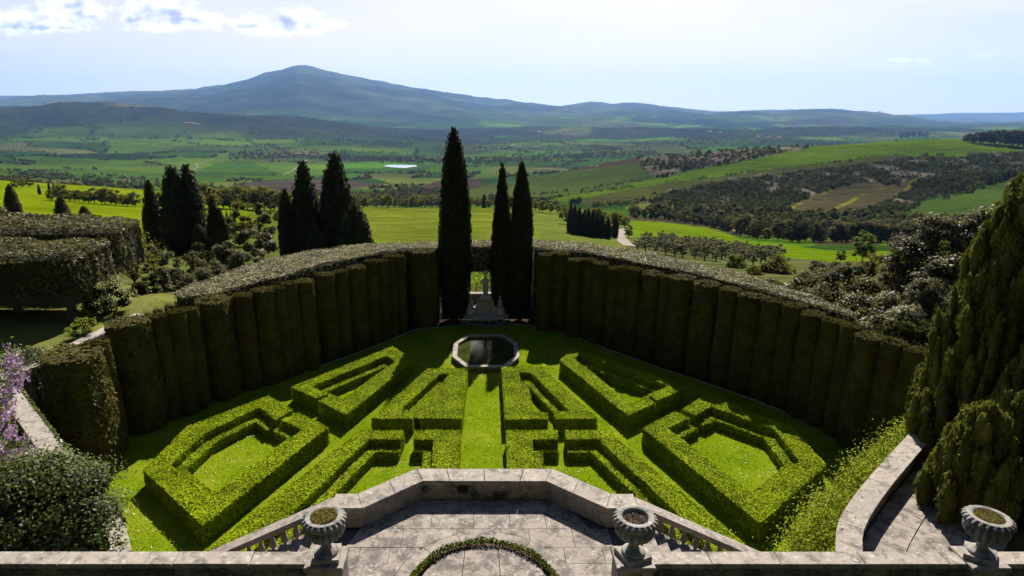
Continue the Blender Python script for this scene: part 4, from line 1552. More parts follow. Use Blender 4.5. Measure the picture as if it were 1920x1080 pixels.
def hedge_prism(poly, z1, dens, vs, body_v, body_f, clip=None):
    poly = [tuple(p) for p in poly]
    n = len(poly)
    if sum(poly[i][0] * poly[(i + 1) % n][1] - poly[(i + 1) % n][0] * poly[i][1] for i in range(n)) < 0:
        poly = poly[::-1]
    q, area = tri_sample(poly, 10)
    q, area = tri_sample(poly, int(area * dens))
    wob = (fbm(np.stack([q[:, 0] * 1.3, q[:, 1] * 1.3, 0 * q[:, 0]], -1), 3, 71) - 0.5)
    pt = np.concatenate([q, (z1 + wob * 0.10 - rng.random(len(q)) * 0.03)[:, None]], 1)
    vs.append(leaf_verts(pt, np.array([[0, 0, 1.0]]).repeat(len(pt), 0), 0.082, 0.056, 0.42))
    for i in range(n):
        a, b_ = np.array(poly[i]), np.array(poly[(i + 1) % n])
        l_ = np.linalg.norm(b_ - a)
        m = int(l_ * z1 * dens * 0.8)
        if m < 1:
            continue
        f, z = rng.random(m), rng.random(m) * z1
        nx, ny = (b_[1] - a[1]) / l_, -(b_[0] - a[0]) / l_
        o = (fbm(np.stack([(a[0] + f * l_) * 1.5, z * 1.5, f * 0 + i], -1), 2, 73) - 0.5) * 0.10 - 0.05 * np.clip((z - z1 + 0.10) / 0.10, 0, 1)
        pt = np.stack([a[0] + (b_[0] - a[0]) * f + nx * o, a[1] + (b_[1] - a[1]) * f + ny * o, z], -1)
        vs.append(leaf_verts(pt, np.array([[nx, ny, 0.15]]).repeat(m, 0), 0.085, 0.055, 0.6))
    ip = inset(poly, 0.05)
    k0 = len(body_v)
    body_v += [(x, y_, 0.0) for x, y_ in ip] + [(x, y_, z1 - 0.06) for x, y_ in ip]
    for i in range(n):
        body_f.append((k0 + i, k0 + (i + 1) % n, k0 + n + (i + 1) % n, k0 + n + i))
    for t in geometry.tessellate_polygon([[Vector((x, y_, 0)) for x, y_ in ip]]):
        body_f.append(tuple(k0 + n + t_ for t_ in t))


def box_hedge(label, outer, inner, step=0.5):
    """outer and inner edge of the tall tier as spots of the photograph; a lower step follows the inner edge"""
    po = [P(*p, HT)[:2] for p in outer]
    pi_ = [P(*p, HT)[:2] for p in inner]
    vs, bv, bf = [], [], []
    hedge_prism(po + pi_, HT, 900, vs, bv, bf)
    if step:
        c1, c2 = offset_path(pi_, step), offset_path(pi_, -step)
        ctr = np.mean(po, 0)

        def score(c):
            return sum(min(math.dist(p, lerp2(po[i], po[i + 1], t)) for i in range(len(po) - 1) for t in np.linspace(0, 1, 12)) for p in c)
        c = c1 if score(c1) > score(c2) else c2
        for k in range(len(pi_) - 1):
            hedge_prism([pi_[k], pi_[k + 1], c[k + 1], c[k]], HS, 700, vs, bv, bf)
    loc = (float(np.mean([p[0] for p in po])), float(np.mean([p[1] for p in po])), 0)
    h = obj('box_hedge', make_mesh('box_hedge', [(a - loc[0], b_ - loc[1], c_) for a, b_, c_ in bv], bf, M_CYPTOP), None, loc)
    tag(h, label, 'hedge', 'clipped box hedges of the parterre')
    lv = np.concatenate(vs) - np.array(loc)
    obj('foliage', leaf_mesh('foliage', [lv], M_BOX), h)
    return h


box_hedge('large clipped box hedge bed beside the wisteria-side cypress wall',
          [(549, 767), (503, 741), (351, 799), (268, 881), (380, 985), (616, 801), (559, 772)],
          [(526, 786), (566, 805), (396, 931), (318, 871), (385, 812), (486, 763), (517, 787)])
box_hedge('narrow wedge of clipped box near the pool, crossed by a cypress shadow',
          [(592, 746), (546, 725), (736, 649), (778, 674), (649.5, 777), (597, 751)],
          [(621, 741), (643, 748), (741, 678), (725, 667), (585, 724), (615, 737)])
box_hedge('small A-shaped box hedge bordering the central grass path, nearer the wisteria',
          [(774, 784.5), (696, 784), (802.5, 690), (877, 690), (865.6, 784.5), (788, 784)],
          [(788, 772), (803, 760), (841, 701), (824, 701), (754, 766), (776, 771)])
box_hedge('long box hedge running down to the stairs on the wisteria side',
          [(757, 806), (675, 806), (400, 1020), (375, 1040)],
          [(465, 1040), (567, 943), (691, 823), (750, 823)])
box_hedge('short L of box at the terrace foot, wisteria side of the path',
          [(779, 806), (864, 806), (860, 875), (858, 950)],
          [(806, 950), (813, 823), (777, 823)], 0.45)
box_hedge('small A-shaped box hedge bordering the central grass path, nearer the olive grove',
          [(1027, 785.7), (946.5, 785.7), (940.5, 687), (1016, 687), (1121, 784.5), (1044, 784.5)],
          [(1043, 772), (1069, 771), (994.6, 698), (973, 698), (983, 771), (1027, 773)])
box_hedge('narrow wedge of clipped box near the pool, half shaded by the olive-grove-side wall',
          [(1229, 756), (1176.5, 778.5), (1050, 675), (1076.5, 651), (1287, 725.5), (1232, 751)],
          [(1216, 741), (1253.5, 722.5), (1086, 665), (1076.5, 671), (1178, 759), (1212, 745)])
box_hedge('large clipped box hedge bed beside the great cypress and curved ramp',
          [(1266, 771), (1205, 802), (1424.5, 981), (1549.5, 871.4), (1485.6, 800.6), (1321.7, 741), (1278, 767)],
          [(1305, 778), (1333, 762), (1451, 803), (1499.5, 864.5), (1416, 931), (1251, 803), (1293, 782)])
box_hedge('long box hedge running down to the stairs on the great cypress side',
          [(1060, 806), (1140, 806), (1395, 1020), (1420, 1040)],
          [(1345, 1040), (1258, 950), (1121, 823), (1063, 823)])
box_hedge('short L of box at the terrace foot, great cypress side of the path',
          [(1045, 806), (949, 806), (951, 875), (952, 950)],
          [(1003, 950), (998, 823), (1046, 823)], 0.45)
# ------------------------------------------------------------------ clipped cypress walls
ORD = ['first', 'second', 'third', 'fourth', 'fifth', 'sixth', 'seventh', 'eighth', 'ninth', 'tenth', 'eleventh', 'twelfth', 'thirteenth', 'fourteenth', 'fifteenth', 'sixteenth', 'seventeenth', 'eighteenth',
       'nineteenth', 'twentieth', 'twenty-first', 'twenty-second', 'twenty-third', 'twenty-fourth']


def pillar_mesh(seed):
    """clipped cypress column, 0.85 m radius, 5.5 m tall, flat worn top"""
    Rr, H = 0.85, 5.45
    oval = 1 + 0.12 * math.sin(seed * 2.1)

    def rad(z):
        h = z / H
        return Rr * float(np.interp(h, [0, 0.06, 0.25, 0.6, 0.97, 1.0], [0.86, 1.0, 1.06, 1.0, 0.86, 0.82]))
    zs = np.concatenate([np.linspace(0.0, H * 0.96, 22), [H * 0.98, H * 0.995]])

    def disp(v):
        a = np.arctan2(v[..., 1], v[..., 0])
        q = np.stack([np.cos(a) * 1.9 + seed * 7, np.sin(a) * 1.9, v[..., 2] * 0.28], -1)
        return 1 + 0.30 * (fbm(q, 3, seed) - 0.5)
    bv, bf = lathe_grid(rad, zs, 30, disp)
    bv[:, 0] *= oval
    seg = 30
    top = bv[-seg:]
    c = top.mean(0)
    r1 = c + (top - c) * 0.55
    r1[:, 2] = H - 0.02 + 0.05 * rng.normal(size=seg)
    r2 = c + (top - c) * 0.08
    r2[:, 2] = H + 0.01
    n0 = len(bv)
    bv = np.concatenate([bv, r1, r2])
    i_ = np.arange(seg)
    j_ = (i_ + 1) % seg
    capf = np.concatenate([np.stack([n0 - seg + i_, n0 - seg + j_, n0 + j_, n0 + i_], -1), np.stack([n0 + i_, n0 + j_, n0 + seg + j_, n0 + seg + i_], -1)])
    vs = []
    p, n = sample_quads(bv, bf, 5600)
    vs.append(leaf_verts(p + n * rng.uniform(-0.02, 0.05, (len(p), 1)), n, 0.16, 0.07, 0.45, (0, 0, 1), 0.7))
    p, n = sample_quads(bv, capf, 1900)
    vs.append(leaf_verts(p + np.array([0, 0, 0.02]), np.array([[0, 0, 1.0]]).repeat(len(p), 0), 0.12, 0.08, 0.35))
    vs.append(leaf_verts(top[rng.integers(0, seg, 300)] + rng.normal(size=(300, 3)) * (0.06, 0.06, 0.05), np.array([[0, 0, 1.0]]).repeat(300, 0), 0.14, 0.05, 0.8, (0, 0, 1), 0.6))
    return leaf_mesh('crown', vs, M_CYPTOP, (bv, np.concatenate([bf, capf])))


PILLARS = [pillar_mesh(s_) for s_ in range(1, 7)]
s = MB()
s.tube([(0, 0, -0.3), (0.02, 0, 0.5), (0, 0.02, 1.4)], [0.16, 0.12, 0.09], 8)
trunk_me = make_mesh('trunk', s.v, s.f, M_BARK)


def pillar(x0, x1, yf, label, k, zt=5.45, group='clipped cypress columns round the garden'):
    xc = (x0 + x1) / 2
    X, Y, _ = P(xc, yf, zt)
    zd = Y * CP + (CAMZ - zt) * SP
    r = max((x1 - x0) * zd / FPX / 2 * 1.10, 0.45)
    o = empty('clipped_cypress', (X * (1 + r * 0.8 / Y), Y + r * 0.8, -0.1), random.uniform(0, 6.28))
    tag(o, label, 'topiary cypress', group)
    c = obj('crown', PILLARS[k % 6], o)
    sc = r / 0.85
    c.scale = (sc, sc, (zt + 0.1 + random.uniform(-0.1, 0.1)) / 5.45)
    obj('trunk', trunk_me, o)
    return o


LEFT_P = [(770, 815, 474), (738, 757, 480), (722, 740, 484), (705, 724, 489), (684, 707, 494), (650, 686, 502), (627, 651, 508), (590, 628, 515), (550, 588, 529), (530, 552, 536), (513, 533, 541), (472, 515, 548), (437, 472, 555),
          (365, 434, 568), (343, 368, 580), (315, 346, 588), (280, 315, 594), (200, 280, 612)]
RIGHT_P = [(1010, 1038, 479), (1036, 1067, 479), (1065, 1097, 487), (1096, 1118, 490), (1113, 1141, 496), (1140, 1164, 502), (1162, 1184, 506), (1182, 1202, 509), (1200, 1246, 515), (1243, 1260, 519), (1254, 1303, 526), (1300, 1351, 538),
           (1350, 1389, 548), (1386, 1431, 559), (1427, 1470, 569), (1467, 1511, 580), (1504, 1546, 592), (1543, 1583, 604), (1577, 1614, 617), (1606, 1660, 634), (1652, 1700, 648), (1694, 1738, 660)]
for k, (a, b_, y_) in enumerate(LEFT_P):
    pillar(a, b_, y_, f'clipped dark cypress column, {ORD[k]} from the fountain in the wisteria-side wall', k)
for k, (a, b_, y_) in enumerate(RIGHT_P):
    pillar(a, b_, y_, f'clipped dark cypress column, {ORD[k]} from the fountain in the olive-grove-side wall', k + 2)
pillar(78, 194, 676, 'broad clipped cypress drum standing apart beside the wisteria-side ramp wall', 1, 5.3)
pillar(160, 204, 646, 'narrow clipped cypress just behind the broad clipped drum', 4, 5.3)

# ------------------------------------------------------------------ viburnum hedges behind the walls
def leafy_block(name, poly, z0, z1, mat, label, cat, dens=170, size=0.15, sides=0.5, group=None, rough=0.18, parent_loc=True):
    poly = [tuple(p) for p in poly]
    n = len(poly)
    if sum(poly[i_][0] * poly[(i_ + 1) % n][1] - poly[(i_ + 1) % n][0] * poly[i_][1] for i_ in range(n)) < 0:
        poly = poly[::-1]
    z1f = z1 if callable(z1) else (lambda x, y: z1 + 0 * x)
    _, area = tri_sample(poly, 8)
    q, _ = tri_sample(poly, int(area * dens))
    hz_ = z1f(q[:, 0], q[:, 1]) + (fbm(np.stack([q[:, 0] * 0.9, q[:, 1] * 0.9, 0 * q[:, 0]], -1), 3, 81) - 0.5) * 2 * rough - rng.random(len(q)) * 0.08
    vs = [leaf_verts(np.concatenate([q, hz_[:, None]], 1), np.array([[0, 0, 1.0]]).repeat(len(q), 0), size, size * 0.55, 0.55)]
    for i_ in range(n):
        a, b2 = np.array(poly[i_]), np.array(poly[(i_ + 1) % n])
        l_ = np.linalg.norm(b2 - a)
        zt = float(z1f(np.array([a[0]]), np.array([a[1]]))[0])
        m = int(l_ * (zt - z0) * dens * sides)
        if m < 1 or l_ < 1e-4:
            continue
        f = rng.random(m)
        px_, py_ = a[0] + (b2[0] - a[0]) * f, a[1] + (b2[1] - a[1]) * f
        zz = z0 + (z1f(px_, py_) - z0) * rng.random(m)
        nx, ny = (b2[1] - a[1]) / l_, -(b2[0] - a[0]) / l_
        o = (fbm(np.stack([px_ * 0.9, py_ * 0.9, zz * 0.9], -1), 3, 83) - 0.5) * 2 * rough - 0.05
        vs.append(leaf_verts(np.stack([px_ + nx * o, py_ + ny * o, zz], -1), np.array([[nx, ny, 0.25]]).repeat(m, 0), size, size * 0.55, 0.6))
    ip = inset(poly, 0.14)
    bv = [(x, y_, z0 + 0.05) for x, y_ in ip] + [(x, y_, float(z1f(np.array([x]), np.array([y_]))[0]) - 0.2) for x, y_ in ip]
    bf = [(i_, (i_ + 1) % n, n + (i_ + 1) % n, n + i_) for i_ in range(n)]
    for t in geometry.tessellate_polygon([[Vector((x, y_, 0)) for x, y_ in ip]]):
        bf.append(tuple(n + t_ for t_ in t))
        bf.append(tuple(t_ for t_ in t))
    loc = (float(np.mean([p[0] for p in poly])), float(np.mean([p[1] for p in poly])), z0)
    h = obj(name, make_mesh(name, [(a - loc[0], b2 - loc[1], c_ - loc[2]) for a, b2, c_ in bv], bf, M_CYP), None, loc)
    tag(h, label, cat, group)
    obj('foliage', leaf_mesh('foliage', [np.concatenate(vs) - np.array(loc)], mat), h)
    return h


ZV = 5.5
far_l = [P(*p, ZV)[:2] for p in [(324, 550), (345, 538), (420, 511), (500, 484), (570, 470), (640, 460), (720, 454), (826, 452)]]
fro_l = [P(*p, ZV)[:2] for p in [(826, 463), (760, 466), (690, 476), (640, 486), (560, 507), (480, 526), (400, 549), (340, 556)]]
leafy_block('viburnum_hedge', far_l + fro_l, 0.0, ZV, M_LAUREL, 'silvery broad-leaved hedge top behind the wisteria-side cypress wall', 'hedge', 420, 0.125, 0.25)
far_r = [P(*p, ZV)[:2] for p in [(998, 449), (1080, 453), (1150, 462), (1230, 474), (1300, 489), (1380, 509), (1450, 531), (1530, 556), (1614, 588)]]
fro_r = [P(*p, ZV)[:2] for p in [(1596, 589), (1500, 561), (1400, 533), (1300, 508), (1200, 489), (1100, 470), (998, 463)]]
leafy_block('viburnum_hedge', far_r + fro_r, 0.0, ZV, M_LAUREL, 'silvery broad-leaved hedge top behind the olive-grove-side cypress wall', 'hedge', 420, 0.125, 0.25)
leafy_block('viburnum_hedge', [P(*p, ZV)[:2] for p in [(826, 452), (998, 449), (998, 459), (826, 459)]], 3.4, ZV, M_LAUREL, 'leafy hedge arch between the three tall central cypresses', 'hedge', 260, 0.13, 0.6)
# sunlit leaves seen through the gaps behind the fountain
for px_, py_, r_, n_, txt in ((893, 535, 0.75, 650, 'bright green bush glimpsed through the hedge beside the stone figure'), (826, 560, 0.55, 400, 'bright green bush glimpsed between clipped drum and tallest cypress'),
                              (1000, 552, 0.6, 420, 'bright green bush glimpsed between the paired cypresses and the wall')):
    c_ = PY(px_, py_, 49.5)
    p = rng.normal(size=(n_, 3)) * (r_, 0.4, r_ * 1.25) * 0.62
    b_ = obj('garden_bush', leaf_mesh('garden_bush', [leaf_verts(p, p, 0.16, 0.1, 0.8)], M_SHRUB), None, c_)
    tag(b_, txt, 'bush')
    s = MB()
    s.tube([(0, 0, -c_[2] - 0.5), (0.05, 0, -1.0), (0, 0, 0)], [0.06, 0.045, 0.03], 6)
    s.build('stem', M_BARK, b_)


# ------------------------------------------------------------------ free cypresses
def cypress_mesh(seed, H, Rr, nleaf, ls, prof, lump=0.30, mat=None):
    hs, rs = zip(*prof)

    def rad(z):
        return Rr * float(np.interp(z / H, hs, rs))
    zs = np.concatenate([np.linspace(0.02 * H, 0.9 * H, 26), np.linspace(0.92 * H, 0.995 * H, 6)])

    def disp(v):
        a = np.arctan2(v[..., 1], v[..., 0])
        h = v[..., 2] / H
        q = np.stack([np.cos(a) * 2.4 + seed * 5, np.sin(a) * 2.4, h * 3.0], -1)
        q2 = np.stack([np.cos(a) * 4 + seed * 5, np.sin(a) * 4, h * 14.0], -1)
        return 1 + lump * 1.6 * (fbm(q, 3, seed) - 0.5) + lump * 0.8 * (vnoise(q2, seed + 3) - 0.5)
    bv, bf = lathe_grid(rad, zs, 26, disp)
    p, n = sample_quads(bv, bf, nleaf)
    q = leaf_verts(p + n * rng.uniform(-0.3, 0.75, (nleaf, 1)) * ls, n, ls * 1.5, ls * 0.5, 0.5, (0, 0, 1), 0.72)
    return leaf_mesh('crown', [q], mat or M_CYP, (bv, bf))


SPIRE = [(0, 0.55), (0.05, 0.78), (0.2, 0.95), (0.38, 1.0), (0.55, 0.95), (0.7, 0.80), (0.82, 0.60), (0.92, 0.36), (0.98, 0.14), (1, 0.03)]
SLIM = [(0, 0.5), (0.08, 0.8), (0.3, 1.0), (0.5, 0.88), (0.7, 0.62), (0.85, 0.38), (0.95, 0.18), (1, 0.03)]
EGG = [(0, 0.6), (0.1, 0.85), (0.35, 1.0), (0.6, 0.88), (0.8, 0.58), (0.93, 0.28), (1, 0.04)]


def cypress(me, H, X, Y, z, h, w, label, group=None, Rr=1.0, rz=None):
    o = empty('cypress_tree', (X, Y, z), random.uniform(0, 6.28) if rz is None else rz)
    tag(o, label, 'cypress', group)
    c = obj('crown', me, o)
    c.scale = (w / 2 / Rr, w / 2 / Rr, h / H)
    t = obj('trunk', trunk_me, o)
    return o


cy_a = cypress_mesh(1, 13.8, 1.0, 9500, 0.20, SPIRE, 0.24)
cy_b = cypress_mesh(2, 11.5, 1.0, 7500, 0.20, SLIM, 0.26)
cy_c = cypress_mesh(3, 11.5, 1.0, 7500, 0.20, SPIRE, 0.28)
cy_d = cypress_mesh(4, 12.0, 1.0, 3600, 0.32, SLIM, 0.34)
cy_e = cypress_mesh(5, 12.0, 1.0, 3600, 0.32, [(0, 0.5), (0.08, 0.8), (0.25, 1.0), (0.5, 0.92), (0.7, 0.70), (0.85, 0.44), (0.95, 0.2), (1, 0.03)], 0.34)
cy_f = cypress_mesh(6, 6.0, 1.0, 2200, 0.26, EGG, 0.4)


def cyp_at(me, H, px, top, Y, wpx, label, z=None, base_py=None, group=None):
    T = PY(px, top, Y)
    X = T[0]
    zb = float(ground(X, Y)) - 0.2 if z is None else z
    zd = Y * CP + (CAMZ - (T[2] + zb) / 2) * SP
    return cypress(me, H, X, Y, zb, T[2] - zb, wpx * zd / FPX, label, group)


cyp_at(cy_a, 13.8, 850, 238, 45.2, 58, 'tallest dark cypress spire rising behind the pool, standing alone', 0)
cyp_at(cy_b, 11.5, 942, 304, 45.4, 40, 'slimmer dark cypress nearest the stone figure on its open side', 0)
cyp_at(cy_c, 11.5, 979, 302, 45.2, 42, 'dark cypress spire of the central pair, farther from the stone figure', 0)
for me_, H_, px_, top, Y, w_, lab in [
        (cy_d, 12, 276, 337, 84, 32, 'dark cypress at the outer edge of the clump beyond the yellow tree'),
        (cy_e, 12, 319, 309, 82, 50, 'broad dark cypress, one of two touching spires beyond the yellow tree'),
        (cy_d, 12, 348, 308, 83, 46, 'tall dark cypress merging with its broader twin beyond the yellow tree'),
        (cy_f, 6, 372, 420, 80, 26, 'small rounded cypress at the foot of the twin spires'),
        (cy_d, 12, 396, 367, 80, 26, 'thin pointed cypress just past the twin spires'),
        (cy_f, 6, 410, 390, 80, 24, 'short cypress leaning on the thin pointed one'),
        (cy_e, 12, 533, 354, 84, 32, 'blunt dark cypress starting the clump above the hedge top'),
        (cy_d, 12, 566, 301, 84, 52, 'tall ragged cypress in the middle clump above the hedge top'),
        (cy_f, 6, 588, 415, 78, 30, 'low young cypress between two tall ones above the hedge top'),
        (cy_d, 12, 611, 318, 85, 34, 'cypress spire hugging the tallest of the middle clump'),
        (cy_e, 12, 626, 283, 84, 56, 'tallest cypress of the middle clump above the hedge top'),
        (cy_f, 6, 664, 381, 76, 54, 'squat egg-shaped cypress next to the open meadow'),
        (cy_e, 12, 16, 345, 130, 24, 'small dark cypress behind the clipped oaks at the picture edge'),
        (cy_e, 12, 111, 367, 115, 26, 'blunt little cypress behind the clipped oaks'),
        (cy_f, 6, 156, 386, 105, 26, 'ragged little cypress at the end of the clipped oaks')]:
    cyp_at(me_, H_, px_, top, Y, w_, lab)
for k, (px_, top, Y, w_) in enumerate([(1071, 381, 212, 12), (1078, 384, 206, 12), (1087, 389, 204, 13), (1096, 393, 203, 12), (1104, 391, 201, 13), (1113, 394, 198, 14), (1121, 398, 199, 12), (1129, 404, 197, 12), (1141, 408, 196, 13), (1155, 404, 205, 12)]):
    cyp_at(cy_e if k % 2 else cy_d, 12, px_, top, Y, w_, f'dark cypress in the small grove beside the dirt road, {ORD[k]} from the meadow', group='cypress grove by the dirt road')
for k, (px_, top, Y, w_) in enumerate([(90, 341, 330, 5), (99, 342, 330, 5), (424, 396, 150, 7), (432, 398, 150, 8), (437, 392, 150, 6), (71, 345, 320, 5), (218, 430, 100, 5), (212, 424, 100, 5), (908, 364, 420, 9), (1092, 402, 260, 8)]):
    cyp_at(cy_d, 12, px_, top, Y, w_, 'slender distant cypress standing out in the fields', group='slender cypresses in the fields')


# ------------------------------------------------------------------ the great plumed cypress
def plume_tree(seed, H, Rb, nplume, nleaf, ls, mat, name='crown', full=2 * math.pi):
    r = np.random.default_rng(seed)
    vs, bvs, bfs = [], [], []
    cz = np.linspace(0, 0.97 * H, 18)
    cv, cf = lathe_grid(lambda z: Rb * 0.80 * (1 - z / H) ** 0.48, cz, 22)
    bvs.append(cv)
    bfs.append(cf)
    p, n = sample_quads(cv, cf, nplume * 20)
    vs.append(leaf_verts(p, n, ls * 2, ls, 0.6, (0, 0, 1), 0.6))
    nb = len(cv)
    for k in range(nplume):
        h = r.random() ** 1.15
        a = r.uniform(0, full)
        R0 = Rb * (1 - h) ** 0.48 * r.uniform(0.78, 1.14)
        L_ = r.uniform(0.8, 2.0) * (1.1 - 0.4 * h)
        w = r.uniform(0.13, 0.30)
        c0 = np.array([R0 * math.cos(a), R0 * math.sin(a), h * (H - L_) * 0.98])
        lean = np.array([math.cos(a) * 0.10, math.sin(a) * 0.10, 1.0])
        lean /= np.linalg.norm(lean)
        zs = np.linspace(0, 1, 6)
        rad = 0.75 * w * np.interp(zs, [0, 0.25, 0.6, 0.85, 1], [0.75, 1.0, 1.0, 0.8, 0.3])
        aa = np.linspace(0, 2 * np.pi, 6, endpoint=False)
        ring = np.stack([rad[:, None] * np.cos(aa), rad[:, None] * np.sin(aa), np.repeat((zs * L_)[:, None], 6, 1)], -1)
        ring[..., :2] *= (1 + 0.5 * (vnoise(ring * 2.5 + k * 3.1, seed) - 0.5))[..., None]
        ring = ring + c0 + lean * 0 + (ring[..., 2:3] * np.array([lean[0], lean[1], 0]))
        v = ring.reshape(-1, 3)
        i_, j_ = np.meshgrid(np.arange(5), np.arange(6), indexing='ij')
        f = np.stack([i_ * 6 + j_, i_ * 6 + (j_ + 1) % 6, (i_ + 1) * 6 + (j_ + 1) % 6, (i_ + 1) * 6 + j_], -1).reshape(-1, 4)
        p, n = sample_quads(v, f, nleaf)
        vs.append(leaf_verts(p + n * r.uniform(-0.4, 1.2, (nleaf, 1)) * ls * 0.8, n, ls * 1.9, ls * 0.7, 0.4, (0, 0, 1), 0.78))
        bvs.append(v)
        bfs.append(f + nb)
        nb += len(v)
    return leaf_mesh(name, vs, mat, (np.concatenate(bvs), np.concatenate(bfs)))


gc = empty('great_cypress', (17.35, 20.2, 3.2))
tag(gc, 'huge plumed cypress with feathery shoots beside the ramp, tallest in front', 'cypress')
obj('crown', plume_tree(5, 10.2, 1.95, 480, 150, 0.09, M_CYPBIG), gc)
obj('trunk', trunk_me, gc).scale = (3, 3, 2.5)
gc = empty('great_cypress', (14.35, 16.6, 3.2))
tag(gc, 'lower plumed cypress at the foot of the huge one, above the near parapet', 'cypress')
obj('crown', plume_tree(6, 3.9, 0.95, 110, 150, 0.09, M_CYPBIG), gc)
obj('trunk', trunk_me, gc).scale = (1.5, 1.5, 1)
gc = empty('great_cypress', (16.5, 17.0, 3.2))
tag(gc, 'dark plumed cypress behind the urn with short dry grass', 'cypress')
obj('crown', plume_tree(7, 6.8, 1.45, 200, 150, 0.09, M_CYPBIG), gc)
obj('trunk', trunk_me, gc).scale = (1.8, 1.8, 1.2)


# ------------------------------------------------------------------ broadleaf trees and bushes
def crown_points(r, H, spread, base, nclump, nleaf, flat=1.0, shell=0.55):
    """leaf points in uneven clumps filling a crown"""
    C = []
    for k in range(nclump):
        a = r.uniform(0, 6.283)
        h = r.random()
        prof = math.sin(math.pi * (0.18 + 0.75 * h)) ** 0.7
        rr = spread * prof * math.sqrt(r.random()) * 0.85
        C.append((rr * math.cos(a), rr * math.sin(a), base + (H - base) * (0.1 + 0.82 * h) * flat))
    C = np.array(C)
    cr = r.uniform(0.26, 0.46, nclump) * min(spread, 0.75 * (H - base))
    idx = r.integers(0, nclump, nleaf)
    d = norm(r.normal(size=(nleaf, 3)))
    d[:, 2] = np.where(d[:, 2] < -0.3, -d[:, 2] * 0.5, d[:, 2])
    rad = cr[idx] * (shell + (1.1 - shell) * r.random(nleaf))
    p = C[idx] + d * rad[:, None] * (1, 1, 0.8)
    return p, d, C, cr


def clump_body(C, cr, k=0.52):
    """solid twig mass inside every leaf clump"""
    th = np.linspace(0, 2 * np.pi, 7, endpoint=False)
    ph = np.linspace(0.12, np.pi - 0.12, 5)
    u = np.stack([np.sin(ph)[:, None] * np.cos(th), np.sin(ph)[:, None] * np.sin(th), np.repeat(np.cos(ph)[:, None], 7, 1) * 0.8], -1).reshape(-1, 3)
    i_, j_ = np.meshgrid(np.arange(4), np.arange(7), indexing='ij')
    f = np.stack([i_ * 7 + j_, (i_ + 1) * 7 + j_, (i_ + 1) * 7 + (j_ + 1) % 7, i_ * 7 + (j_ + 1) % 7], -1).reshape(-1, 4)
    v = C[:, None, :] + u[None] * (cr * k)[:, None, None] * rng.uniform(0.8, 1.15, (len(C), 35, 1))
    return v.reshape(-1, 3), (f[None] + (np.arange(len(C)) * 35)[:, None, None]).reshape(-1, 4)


def tree_meshes(seed, H, spread, base, nclump, nleaf, ls, mat, trunk_r=0.16, thin=False):
    r = np.random.default_rng(seed)
    p, d, C, cr = crown_points(r, H, spread, base, nclump, nleaf, shell=0.25 if thin else 0.6)
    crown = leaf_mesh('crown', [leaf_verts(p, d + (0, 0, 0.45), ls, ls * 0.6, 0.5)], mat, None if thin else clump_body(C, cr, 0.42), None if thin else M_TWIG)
    s = MB()
    top = base + (H - base) * 0.35
    s.tube([(0, 0, -0.4), (0.04 * H * 0.2, 0, base * 0.6), (0, 0.03, top)], [trunk_r, trunk_r * 0.8, trunk_r * 0.5], 7)
    for c in C[:: max(1, len(C) // (14 if thin else 8))]:
        s.tube([(0, 0, base * 0.8), (c[0] * 0.4, c[1] * 0.4, base * 0.8 + (c[2] - base * 0.8) * 0.55), tuple(c)], [trunk_r * 0.5, trunk_r * 0.3, trunk_r * 0.1], 5)
    return crown, make_mesh('trunk', s.v, s.f, M_BARK)


def tree(name, meshes, X, Y, z, sc, label, cat='tree', group=None, squash=1.0):
    o = empty(name, (X, Y, z), random.uniform(0, 6.28))
    o.scale = (sc, sc, sc * squash)
    tag(o, label, cat, group)
    obj('crown', meshes[0], o)
    obj('trunk', meshes[1], o)
    return o


def bush(name, px, py_top, py_base, Y, wpx, mat, ls, nleaf, label, cat='bush', z=None, seed=1, nclump=26, body=True):
    T, B_ = PY(px, py_top, Y), PY(px, py_base, Y)
    X = T[0]
    zb = min(B_[2], float(ground(X, Y)) - 0.1) if z is None else z
    H = T[2] - zb
    zd = Y * CP + (CAMZ - zb) * SP
    sp = wpx * zd / FPX / 2
    r = np.random.default_rng(seed * 13 + int(px))
    p, d, C, cr = crown_points(r, H, sp, 0.05 * H, nclump, nleaf)
    p[:, 2] = np.maximum(p[:, 2], 0.02)
    o = empty(name, (X, Y, zb))
    tag(o, label, cat)
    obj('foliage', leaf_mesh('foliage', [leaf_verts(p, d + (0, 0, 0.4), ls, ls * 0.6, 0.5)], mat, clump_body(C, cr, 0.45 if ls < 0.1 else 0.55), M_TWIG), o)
    s = MB()
    for c in C[::3]:
        s.tube([(c[0] * 0.15, c[1] * 0.15, -0.3), (c[0] * 0.5, c[1] * 0.5, c[2] * 0.5), tuple(c)], [0.05, 0.035, 0.01], 5)
    s.build('stems', M_BARK, o)
    return o


